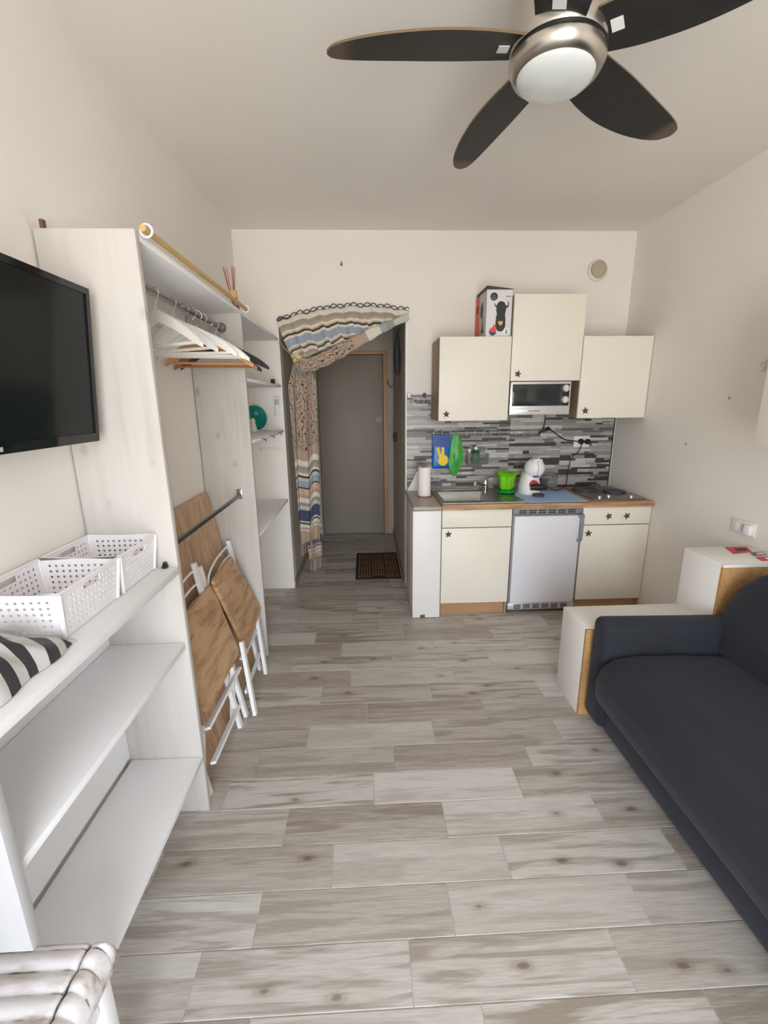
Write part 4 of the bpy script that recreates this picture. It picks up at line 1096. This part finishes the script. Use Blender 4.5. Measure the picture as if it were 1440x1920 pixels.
# reed diffuser on top shelf
rd = thing('reed_diffuser', 'reed diffuser with wooden cap and pink sticks on the wardrobe top shelf', 'diffuser', (-0.672, 2.545, ZW - 0.002))
rdx, rdy, rdz = -0.672, 2.545, ZW - 0.002
part('bottle', B().lathe([(0.026, 0.0), (0.028, 0.004), (0.028, 0.035), (0.016, 0.048), (0.014, 0.055)], (rdx, rdy, rdz), 20), 'clear_glass', rd)
part('liquid', B().lathe([(0.024, 0.003), (0.024, 0.022), (0.002, 0.022)], (rdx, rdy, rdz), 16), 'reed', rd)
part('cap', B().lathe([(0.021, 0.055), (0.021, 0.092), (0.012, 0.094)], (rdx, rdy, rdz), 18), 'cork', rd)
for dx_, dy_ in ((-0.045, 0.01), (-0.035, -0.01), (-0.028, 0.015), (0.010, 0.0), (0.015, 0.012), (0.006, -0.012)):
    part('reed', B().tube([(rdx + dx_ * .1, rdy + dy_ * .1, rdz + 0.02), (rdx + dx_, rdy + dy_, rdz + 0.205)], 0.0019, 6), 'reed', rd)

# corner shelf items
pl_ = thing('teal_plate', 'round teal ceramic plate with starfish motif standing on the corner shelf', 'plate', (-0.84, 3.48, 1.338))
part('plate', B().lathe([(0.092, 0.0), (0.094, 0.004), (0.086, 0.010), (0.070, 0.004), (0.004, 0.004)], (-0.842, 3.50, 1.433), 36, 'y'), 'teal', pl_)
part('star_motif', star(-0.825, 3.492, 1.468, 0.026, 0.3), 'teal_star', pl_)
part('stand', B().box(-0.88, -0.80, 3.485, 3.51, 1.338, 1.345, 0.002), 'ceramic', pl_)
cp_ = thing('ceramic_figurine', 'small cream ceramic figure in front of the teal plate', 'figurine', (-0.835, 3.43, 1.338))
part('figure', B().lathe([(0.026, 0.0), (0.028, 0.01), (0.022, 0.04), (0.016, 0.06), (0.020, 0.075), (0.014, 0.092), (0.003, 0.098)], (-0.838, 3.42, 1.338), 20), 'ceramic', cp_)
rm = thing('remote_control', 'white remote control mounted on the back wall beside the doorway', 'remote', (-0.674, D, 1.445))
part('holder', B().box(-0.700, -0.648, D - 0.012, D - 0.0005, 1.443, 1.53, 0.003), 'white_plastic', rm)
part('remote_body', B().box(-0.694, -0.654, D - 0.030, D - 0.0125, 1.450, 1.592, 0.005), 'remote', rm)
for i in range(2):
    for j in range(3):
        part('button', B().box(-0.688 + i * 0.016, -0.676 + i * 0.016, D - 0.032, D - 0.0298, 1.560 - j * 0.014, 1.568 - j * 0.014, 0.001, 1), 'print_mid', rm)
hs = thing('key_hook_strip', 'white key hook strip on the back wall under the corner shelf', 'hook strip', (-0.75, D, 1.187))
part('strip', B().box(-0.838, -0.664, D - 0.010, D - 0.0005, 1.172, 1.203, 0.002), 'wall', hs)
for i in range(6):
    xx = -0.822 + i * 0.028
    part('peg', B().tube([(xx, D - 0.010, 1.190), (xx, D - 0.022, 1.186), (xx, D - 0.026, 1.194)], 0.003, 6), 'vent_rim', hs)
for i, (yy, lb) in enumerate(((2.79, 'nearest to the wardrobe board'), (3.05, 'the middle one of three'), (3.33, 'closest to the back wall'))):
    cfk = thing('cup_hook', 'small dark cup hook under the corner shelf edge, ' + lb, 'hook', (XW, yy, 1.33), 'cup hooks on the corner shelf')
    part('hook', B().tube(bez([(XW - 0.003, yy, 1.330), (XW + 0.012, yy, 1.328), (XW + 0.020, yy + 0.012, 1.316), (XW + 0.016, yy + 0.03, 1.312), (XW + 0.012, yy + 0.04, 1.326)], 4), 0.0028, 6), 'steel_dark', cfk)
bt = thing('small_brush', 'small wooden brush with black head on the upper corner shelf', 'brush', (-0.68, 3.45, 1.676))
part('handle', B().box(-0.735, -0.690, 3.445, 3.46, 1.6765, 1.692, 0.003), 'hanger_wood', bt)
part('head', B().box(-0.690, -0.662, 3.44, 3.468, 1.6765, 1.715, 0.003), 'black', bt)

# ================================================================== LOW SHELF UNIT (left wall, towards the camera)
lu = thing('low_shelf_unit', 'long low white shelf unit along the left wall below the television', 'shelf unit', (-0.78, 0.9, 0))
YN = 0.18
part('top_board', B().box(XL + 0.004, XW + 0.002, YN, Y1 - 0.001, 0.985, 1.010, 0.002), 'white_paint', lu)
part('middle_shelf', B().box(XL + 0.022, XW - 0.008, 0.655, Y1 - 0.001, 0.707, 0.728, 0.002), 'white_paint', lu)
part('bottom_shelf', B().box(XL + 0.024, XW, 0.765, Y1 - 0.001, 0.230, 0.250, 0.002), 'white_paint', lu)
part('back_panel', B().box(XL + 0.002, XL + 0.018, YN, Y1 - 0.001, 0.26, 0.984), 'white_paint', lu)
part('end_panel', B().box(XL + 0.02, XW + 0.0, 0.632, 0.654, 0.553, 0.984, 0.001), 'grey_lam', lu)
part('side_panel', B().box(XL + 0.02, XW, YN, YN + 0.02, 0.0, 0.984, 0.001), 'white_paint', lu)
part('bottom_support', B().box(XL + 0.03, XL + 0.09, 0.77, 0.79, 0.0, 0.229), 'white_paint', lu)
part('bottom_support', B().box(XL + 0.03, XL + 0.05, 0.791, Y1 - 0.002, 0.19, 0.229), 'white_paint', lu)

def basket(label, y0, y1):
    z0, z1 = 1.0115, 1.126
    t = thing('plastic_basket', label, 'basket', (-0.80, (y0 + y1) / 2, z0), 'perforated storage baskets')
    xa, xb = XL + 0.012, -0.694
    tp = 0.012     # walls taper inwards at the bottom
    C = {'t': [(xa, y0), (xb, y0), (xb, y1), (xa, y1)], 'b': [(xa + tp, y0 + tp), (xb - tp, y0 + tp), (xb - tp, y1 - tp), (xa + tp, y1 - tp)]}
    b = B()
    for i in range(4):
        j = (i + 1) % 4
        A, Bq, Cc, Dd = [Vector((*C['b'][i], z0 + 0.004)), Vector((*C['b'][j], z0 + 0.004)), Vector((*C['t'][j], z1)), Vector((*C['t'][i], z1))]
        L = (Bq - A).length
        n = max(8, round((L - 0.03) / 0.0165)); mrows = 6
        P = lambda u, v: (A.lerp(Bq, u)).lerp(Dd.lerp(Cc, u), v)
        m0, v0, v1 = 0.016 / L, 0.06, 0.90
        # plain borders
        for u0, u1, w0, w1 in ((0, 1, 0, v0), (0, 1, v1, 1), (0, m0, v0, v1), (1 - m0, 1, v0, v1)):
            b.add([P(u0, w0), P(u1, w0), P(u1, w1), P(u0, w1)], [(0, 1, 2, 3)])
        for cu_ in range(n):
            for cv in range(mrows):
                u0, u1 = m0 + (1 - 2 * m0) * cu_ / n, m0 + (1 - 2 * m0) * (cu_ + 1) / n
                w0, w1 = v0 + (v1 - v0) * cv / mrows, v0 + (v1 - v0) * (cv + 1) / mrows
                if cv == mrows - 1 and abs(cu_ + 0.5 - n / 2) < 2.2 and i in (1, 3): continue      # hand hole
                um_, wm = (u0 + u1) / 2, (w0 + w1) / 2
                ou, in_ = [], []
                for k, (a, c) in enumerate(((0, 0), (.5, 0), (1, 0), (1, .5), (1, 1), (.5, 1), (0, 1), (0, .5))):
                    ou.append(P(u0 + (u1 - u0) * a, w0 + (w1 - w0) * c))
                    d_ = Vector((a - .5, c - .5)).normalized() * 0.235
                    in_.append(P(um_ + (u1 - u0) * d_.x, wm + (w1 - w0) * d_.y))
                b.add(ou + in_, [(k, (k + 1) % 8, 8 + (k + 1) % 8, 8 + k) for k in range(8)])
    part('perforated_walls', b, 'white_plastic', t, recalc=False, solid=0.0024, merge=True, smooth=False)
    part('base', B().box(xa + tp, xb - tp, y0 + tp, y1 - tp, z0, z0 + 0.004), 'white_plastic', t)
    part('rim', B().tube([(xa, y0, z1), (xb, y0, z1), (xb, y1, z1), (xa, y1, z1)], 0.0042, 8, closed=True), 'white_plastic', t)
    for (cx_, cy_), (bx_, by_) in zip(C['t'], C['b']):
        part('corner_post', B().tube([(bx_, by_, z0 + 0.001), (cx_, cy_, z1)], 0.006, 8), 'white_plastic', t)
basket('white perforated plastic basket on the low shelf unit, nearest to the camera', 0.948, 1.196)
basket('white perforated plastic basket on the low shelf unit, against the wardrobe board', 1.204, 1.421)

sb = thing('striped_packet', 'clear plastic packet of black and white striped fabric beside the baskets', 'packet', (-0.75, 0.83, 1.0105))
def bagf(sc_, lift, grow=0.0):
    def f(u, v):
        x = -0.885 - grow + (0.215 + 2 * grow) * u; y = 0.700 - grow + (0.236 + 1.3 * grow) * v
        e = (max(0, math.sin(math.pi * min(max(u, 0), 1)))) ** 0.45 * (max(0, math.sin(math.pi * v))) ** 0.45
        h = 0.066 * e + 0.010 * math.sin(9 * u + 5 * v) * e + 0.005 * math.sin(23 * v - 8 * u) * e
        return (x + 0.005 * math.sin(11 * v), y + 0.006 * math.sin(9 * u), 1.0115 + lift + h * sc_)
    return f
part('striped_fabric', B().grid(bagf(0.95, 0.0), 40, 40, lambda u, v: ((0.215 * u * 0.37 + 0.236 * v * 0.93) / 0.050 + 0.10 * math.sin(7 * u) + 0.08 * math.sin(13 * v), u)), 'striped_fabric', sb)
part('clear_wrap', B().grid(lambda u, v: (lambda q: (q[0], q[1], q[2] + 0.0035 + 0.005 * abs(math.sin(31 * u + 17 * v)) * math.sin(math.pi * u) * math.sin(math.pi * v)))(bagf(1.0, 0.001, 0.010)(u, v)), 60, 60), 'clear_film', sb)
cl = thing('black_clip', 'small black plastic clip on the low shelf unit beside the basket', 'clip', (-0.672, 1.418, 1.0105))
part('clip_body', B().box(-0.682, -0.665, 1.408, 1.424, 1.0105, 1.020, 0.002).box(-0.680, -0.667, 1.412, 1.424, 1.0195, 1.030, 0.003), 'black', cl)

# television on a tilting bracket
tv = thing('television', 'black flat-screen television on the left wall above the low shelf unit', 'television', (-0.80, 1.0, 1.64))
ty0, ty1 = 0.640, 1.370
def tvp(d, z):   # d: metres in front of the panel plane, tilted forwards at the top
    zz = 1.435 + z; x = -0.798 + (z / 0.415) * 0.037; return x + d, zz
def tvbox(y0, y1, z0, z1, d0, d1):
    b = B(); P = []
    for y in (y0, y1):
        for z in (z0, z1):
            for d in (d0, d1):
                x, zz = tvp(d, z); P.append((x, y, zz))
    return b.add(P, [(0, 1, 3, 2), (4, 6, 7, 5), (0, 4, 5, 1), (2, 3, 7, 6), (0, 2, 6, 4), (1, 5, 7, 3)])
part('casing', tvbox(ty0, ty1, 0, 0.415, -0.03, 0.0), 'black', tv)
part('bezel', tvbox(ty0, ty1, 0.0, 0.024, 0.0, 0.006), 'black_gloss', tv)
part('bezel', tvbox(ty0, ty1, 0.399, 0.415, 0.0, 0.006), 'black_gloss', tv)
part('bezel', tvbox(ty0, ty0 + 0.016, 0.024, 0.399, 0.0, 0.006), 'black_gloss', tv)
part('bezel', tvbox(ty1 - 0.016, ty1, 0.024, 0.399, 0.0, 0.006), 'black_gloss', tv)
part('screen', tvbox(ty0 + 0.016, ty1 - 0.016, 0.024, 0.399, 0.0, 0.002), 'tv_screen', tv)
part('badge', tvbox(0.960, 1.006, 0.006, 0.016, 0.006, 0.007), 'silver', tv)
part('wall_bracket', B().box(XL + 0.0005, XL + 0.02, 0.85, 1.15, 1.55, 1.75).box(XL + 0.02, -0.81, 0.97, 1.03, 1.60, 1.70), 'black', tv)

# stool with quilted cushion (bottom left corner of the view)
so2 = thing('wooden_stool', 'white wooden stool in front of the low shelf unit, under the quilted cushion', 'stool', (-0.72, 0.5, 0))
qx0, qx1, qy0, qy1 = -0.885, -0.552, 0.375, 0.722
part('stool_seat', B().box(qx0 + 0.01, qx1 - 0.008, qy0 + 0.01, qy1 - 0.012, 0.362, 0.384, 0.004), 'white_paint', so2)
for lx in (qx0 + 0.02, qx1 - 0.05):
    for ly in (qy0 + 0.02, qy1 - 0.05):
        part('leg', B().box(lx, lx + 0.034, ly, ly + 0.034, 0, 0.3615, 0.003), 'white_paint', so2)
part('apron', B().box(qx1 - 0.046, qx1 - 0.022, qy0 + 0.055, qy1 - 0.055, 0.31, 0.3615), 'white_paint', so2)
part('apron', B().box(qx0 + 0.055, qx1 - 0.055, qy1 - 0.045, qy1 - 0.025, 0.31, 0.3615), 'white_paint', so2)
cs = thing('quilted_cushion', 'quilted cushion printed like weathered white planks on the stool', 'cushion', (-0.72, 0.51, 0.384))
def cush(u, v):
    # u around in x, v in y; domed box with quilting
    x = qx0 + (qx1 - qx0) * u; y = qy0 + (qy1 - qy0) * v
    ex = min(u, 1 - u) * (qx1 - qx0); ey = min(v, 1 - v) * (qy1 - qy0)
    e = min(1, min(ex, ey) / 0.028); dome = math.sqrt(max(0, 1 - (1 - e) ** 2))
    row = abs(math.sin(math.pi * (y - qy1 + 0.024) / 0.036)); inner = 1 if ex > 0.042 else 0
    q = 0.009 * (row ** 0.5) * (1 if ey > 0.01 else 0)
    border = -0.010 * max(0, 1 - abs(ex - 0.042) / 0.007)
    return (x, y, 0.400 + 0.048 * dome + q * dome + border)
cb_ = B().grid(cush, 90, 96)
nb_ = len(cb_.v)
cb_.grid(lambda u, v: (qx0 + (qx1 - qx0) * u, qy0 + (qy1 - qy0) * v, 0.3855), 2, 2)
sd = B()
cu_o = part('cushion_top', cb_, 'cushion_print', cs, recalc=False, angle=60)
at = cu_o.data.attributes.new('seam', 'FLOAT', 'POINT')
for i in range(nb_):
    x, y, z = cb_.v[i]
    row = abs(math.sin(math.pi * (y - qy1 + 0.024) / 0.036)); ex = min(x - qx0, qx1 - x)
    sm = max(0, 1 - row / 0.30); bd = max(0, 1 - abs(ex - 0.042) / 0.005)
    at.data[i].value = max(sm, bd) * 0.8
n_ = 24
part('cushion_side', B().box(qx0, qx1, qy0, qy1, 0.3855, 0.4025, 0.004), 'cushion_print', cs)

# ================================================================== FOLDED TABLE AND CHAIRS IN THE WARDROBE
tb = thing('folded_table', 'folding table with oak top leaning upright against the wall in the wardrobe', 'table', (-0.80, 2.0, 0))
tq = lambda z, o=0.0: -0.715 - 0.172 * z + o
part('table_top', B().slab([(tq(0.003), 1.475, 0.003), (tq(0.003), 2.498, 0.003), (tq(1.06), 2.498, 1.06), (tq(1.06), 1.475, 1.06)], 0.018, 0.035), 'oak_table', tb)
for yy in (1.60, 2.38):
    part('leg_frame', B().tube([(tq(0.02, -0.034), yy, 0.02), (tq(0.96, -0.029), yy, 0.96)], 0.010, 8), 'white_metal', tb)

def xz(p): return p
def square_bar(p0, p1, w=0.028, d=0.018):
    b = B(); p0, p1 = Vector(p0), Vector(p1); t = (p1 - p0).normalized()
    u = Vector((0, 1, 0)); u = (u - t * u.dot(t)).normalized(); v = t.cross(u)
    P = [p + u * su_ * w / 2 + v * sv * d / 2 for p in (p0, p1) for su_, sv in ((-1, -1), (1, -1), (1, 1), (-1, 1))]
    return b.add(P, [(0, 1, 2, 3), (7, 6, 5, 4)] + [((i + 1) % 4, i, 4 + i, 4 + (i + 1) % 4) for i in range(4)])

def chair(label, rt0, rt1, lt0, lt1, fr0, fr1, fl0, fl1, seat, arcs, rails):
    t = thing('folding_chair', label, 'chair', tuple((Vector(rt1) + Vector(lt1)) / 2), 'folded bistro chairs in the wardrobe')
    part('back_post', square_bar(rt0, rt1), 'white_metal', t); part('back_post', square_bar(lt0, lt1), 'white_metal', t)
    part('front_leg', square_bar(fr0, fr1), 'white_metal', t); part('front_leg', square_bar(fl0, fl1), 'white_metal', t)
    part('seat', B().slab(seat, 0.018, 0.03), 'oak_seat', t, label='oak-look seat board')
    for a in arcs: part('back_rod', B().tube(bez(a), 0.0055, 8), 'white_metal', t)
    for a, b in rails: part('stretcher', square_bar(a, b, 0.012, 0.022), 'white_metal', t)
    for p in (fr0, fl0): part('bolt', B().lathe([(0.005, 0.0), (0.005, 0.004), (0.002, 0.006)], (p[0] + 0.008, p[1], p[2] - 0.02), 10, 'x'), 'steel_dark', t)
# chair by the far board
chair('folded bistro chair with oak seat and white frame, next to the far wardrobe board',
      (-0.800, 2.470, 0.775), (-0.655, 2.372, 0.0), (-0.800, 2.015, 0.790), (-0.632, 1.965, 0.0),
      (-0.668, 2.440, 0.335), (-0.610, 2.325, 0.0), (-0.650, 2.060, 0.365), (-0.588, 1.972, 0.0),
      [(-0.652, 2.150, 0.262), (-0.650, 2.492, 0.335), (-0.742, 2.325, 0.735), (-0.728, 1.985, 0.728)],
      [[(-0.797, 2.455, 0.752 - k), (-0.795, 2.32 + k * .3, 0.755 - k), (-0.79, 2.18 + k * .8, 0.745 - k * 1.1), (-0.785, 2.08 + k * 1.1, 0.715 - k * 1.0), (-0.775, 2.04 + k * 1.3, 0.66 - k * .8)] for k in (0.0, 0.06, 0.12)],
      [((-0.662, 2.075, 0.255), (-0.664, 2.42, 0.245)), ((-0.640, 2.02, 0.10), (-0.650, 2.375, 0.10))])
chair('folded bistro chair with oak seat and white frame, next to the near wardrobe board',
      (-0.800, 1.955, 0.830), (-0.640, 1.888, 0.0), (-0.800, 1.530, 0.830), (-0.660, 1.500, 0.0),
      (-0.668, 1.945, 0.300), (-0.690, 1.925, 0.0), (-0.668, 1.520, 0.300), (-0.690, 1.515, 0.0),
      [(-0.655, 1.560, 0.330), (-0.650, 2.015, 0.335), (-0.752, 2.018, 0.700), (-0.755, 1.560, 0.700)],
      [[(-0.797, 1.945, 0.800 - k), (-0.797, 1.85, 0.800 - k), (-0.795, 1.72, 0.785 - k), (-0.79, 1.62, 0.75 - k)] for k in (0.0, 0.07, 0.14)],
      [((-0.655, 1.545, 0.275), (-0.650, 1.985, 0.262)), ((-0.648, 1.54, 0.115), (-0.645, 1.905, 0.105))])

# ================================================================== RIGHT SIDE
# stepped white box unit behind the sofa arm
bx = thing('stepped_box_unit', 'stepped white box unit with raw wood edges between sofa and kitchenette', 'side table', (1.53, 2.0, 0))
part('low_box', B().box(1.038, 1.667, 1.893, 2.132, 0.0, 0.470, 0.0015), 'white_lam', bx)
part('low_edge', B().box(1.0385, 1.667, 1.878, 1.8925, 0.0, 0.4695), 'particle', bx)
part('tall_box', B().box(1.668, XR - 0.004, 1.903, 2.150, 0.0, 0.781, 0.0015), 'white_lam', bx)
part('tall_edge', B().box(1.6685, XR - 0.004, 1.888, 1.9025, 0.0, 0.766), 'particle', bx)
part('tall_top_edge', B().box(1.668, XR - 0.004, 1.888, 1.9025, 0.7665, 0.781), 'white_lam', bx)
for q, (lb, pts, m) in enumerate((('red leaflet on the tall white box, lying furthest from the sofa', [(1.832, 2.03), (1.95, 2.055), (1.985, 2.13), (1.872, 2.135)], 'leaflet_red'),
                       ('white and dark leaflet in the middle on the tall white box', [(1.905, 1.995), (1.985, 2.005), (2.005, 2.05), (1.93, 2.045)], 'print_mid'),
                       ('red leaflet on the tall white box, nearest to the sofa', [(1.885, 1.925), (2.0, 1.93), (2.005, 1.985), (1.90, 1.98)], 'leaflet_red'))):
    t = thing('leaflet', lb, 'leaflet', (pts[0][0], pts[0][1], 0.7815), 'leaflets on the white box')
    part('leaflet_sheet', B().prism(pts, 0.7815 + 0.0005, 0.7835, 'z'), m, t)
    c_ = [sum(p[0] for p in pts) / 4, sum(p[1] for p in pts) / 4]
    part('leaflet_print', B().prism([((p[0] - c_[0]) * .55 + c_[0] + .012, (p[1] - c_[1]) * .45 + c_[1]) for p in pts], 0.7835, 0.784, 'z'), 'white_lam' if q else 'card_dark', t)

# sofa
sf = thing('sofa', 'dark blue-grey slipcovered sofa along the right wall', 'sofa', (1.5, 0.7, 0))
SY = 1.872
def soft(x0, x1, y0, y1, z0, z1, r, crown=0.0, seg=5, sub=1):
    b = bmesh.new(); bmesh.ops.create_cube(b, size=1)
    for v in b.verts:
        v.co = Vector((x0 + (v.co.x + .5) * (x1 - x0), y0 + (v.co.y + .5) * (y1 - y0), z0 + (v.co.z + .5) * (z1 - z0)))
    bmesh.ops.bevel(b, geom=b.edges[:], offset=r, segments=seg, affect='EDGES', profile=0.5)
    return b
part('base', B().box(1.085, 1.96, -0.30, 1.735, 0.035, 0.27, 0.015), 'sofa_fabric', sf)
def shape(b, fn):
    o = B(); 
    for v in b.verts: v.co = Vector(fn(v.co))
    return o.bm(b)
def arm_fn(c):
    t = (c.z - 0.035) / 0.52
    k = 0.03 * max(0, t - 0.1)
    x = c.x; z = c.z - 0.020 * max(0, (c.x - 1.08)) * (1 if c.z > 0.3 else 0)
    y = c.y + (0.035 * (t) if c.y < 1.78 else 0)
    return (x, y, z)
part('armrest', shape(soft(1.055, 1.90, 1.725, SY, 0.035, 0.562, 0.038), arm_fn), 'sofa_fabric', sf, angle=60)
part('armrest', shape(soft(1.055, 1.90, -0.45, -0.305, 0.035, 0.562, 0.038), lambda c: c), 'sofa_fabric', sf, angle=60)
def seat_grid():
    b = bmesh.new(); bmesh.ops.create_grid(b, x_segments=24, y_segments=30, size=0.5)
    return b
seat_prof = [(1.11, 0.215), (1.075, 0.206), (1.040, 0.208), (1.014, 0.228), (1.004, 0.275), (1.008, 0.335), (1.032, 0.385), (1.085, 0.416), (1.20, 0.430), (1.40, 0.427), (1.60, 0.415), (1.66, 0.40)]
def seatf(u, v):
    t = u * (len(seat_prof) - 1); i = min(int(t), len(seat_prof) - 2); f = t - i
    a, b = seat_prof[i], seat_prof[i + 1]
    x, z = a[0] + (b[0] - a[0]) * f, a[1] + (b[1] - a[1]) * f
    y = -0.300 + 2.046 * v
    e = min(1, (1.746 - y) / 0.09); ed = 1 - math.sqrt(max(0, 1 - (1 - e) ** 2)) if e < 1 else 0
    return (x + 0.045 * ed * max(0, (1.15 - x) / 0.15 if x < 1.15 else 0), y, z - 0.022 * ed)
part('seat', B().grid(seatf, 60, 60), 'sofa_fabric', sf, angle=80)
back_prof = [(1.600, 0.395), (1.585, 0.43), (1.590, 0.55), (1.625, 0.68), (1.675, 0.765), (1.73, 0.805), (1.80, 0.818), (1.88, 0.800), (1.935, 0.73), (1.955, 0.55), (1.955, 0.20)]
def backf(u, v):
    t = u * (len(back_prof) - 1); i = min(int(t), len(back_prof) - 2); f = t - i
    a, b = back_prof[i], back_prof[i + 1]
    x, z = a[0] + (b[0] - a[0]) * f, a[1] + (b[1] - a[1]) * f
    y = -0.44 + 2.305 * v
    e = min(1, max(0, (1.866 - y)) / 0.20); ed = 1 - math.sqrt(max(0, 1 - (1 - e) ** 2))
    zc2 = 0.40; xc2 = 1.79
    return (xc2 + (x - xc2) * (1 - 0.55 * ed * (1 if z > 0.5 else 0.5)), y, z if z < 0.45 else zc2 + (z - zc2) * (1 - 0.60 * ed))
part('backrest', B().grid(backf, 50, 70), 'sofa_fabric', sf, angle=80)
for lx, ly in ((1.22, 1.62), (1.86, 1.62), (1.22, -0.22), (1.86, -0.22)):
    part('foot', B().cyl((lx, ly, 0.0), (lx, ly, 0.036), 0.02, 12), 'black', sf)

# wall outlet on right wall
ol = thing('power_outlet', 'white rectangular power outlet plate on the right wall above the tall box', 'outlet', (XR, 2.207, 0.865))
part('plate', B().box(XR - 0.010, XR - 0.0005, 2.132, 2.285, 0.826, 0.904, 0.004), 'socket_white', ol)
part('module', B().box(XR - 0.013, XR - 0.009, 2.190, 2.222, 0.842, 0.888, 0.002), 'white_plastic', ol)
part('module', B().box(XR - 0.013, XR - 0.009, 2.230, 2.262, 0.842, 0.888, 0.002), 'white_plastic', ol)
for zz in (0.853, 0.865, 0.877): part('pin_hole', B().lathe([(0.003, 0), (0.003, 0.001)], (XR - 0.0131, 2.206, zz), 8, 'x'), 'hole', ol)
part('adapter', B().box(XR - 0.034, XR - 0.009, 2.140, 2.180, 0.838, 0.892, 0.005), 'white_plastic', ol)
# wall cabinet at the right edge of the view
rc = thing('wall_cabinet', 'cream wall cabinet on the right wall above the sofa, cut by the frame', 'wall cabinet', (1.87, 1.55, 1.33))
part('body', B().box(1.744, XR - 0.002, 1.17, 1.915, 1.33, 1.94), 'white_lam', rc)
part('door', B().box(1.726, 1.743, 1.545, 1.917, 1.328, 1.942, 0.0015), 'cream', rc)
part('door', B().box(1.726, 1.743, 1.168, 1.541, 1.328, 1.942, 0.0015), 'cream', rc)
hk = thing('wall_bracket_hook', 'small metal bracket on the right wall just beyond the cut-off cabinet', 'bracket', (XR, 2.27, 1.70))
part('bracket', B().box(XR - 0.006, XR - 0.0005, 2.258, 2.282, 1.672, 1.728, 0.002).tube([(XR - 0.006, 2.27, 1.715), (XR - 0.022, 2.27, 1.712), (XR - 0.022, 2.27, 1.695)], 0.004, 6), 'silver', hk)
for yy, zz, rr, lb in ((2.458, 1.542, 0.008, 'small grey wall plug hole in the right wall, nearer the cut-off cabinet'), (2.742, 1.264, 0.009, 'faint filled wall plug hole in the right wall, nearer the kitchenette')):
    t = thing('wall_plug', lb, 'wall plug', (XR, yy, zz))
    part('plug_ring', B().lathe([(rr, 0.0), (rr, 0.0015), (rr * .5, 0.002), (rr * .3, 0.0008)], (XR - 0.0003, yy, zz), 14, 'x'), 'vent', t)
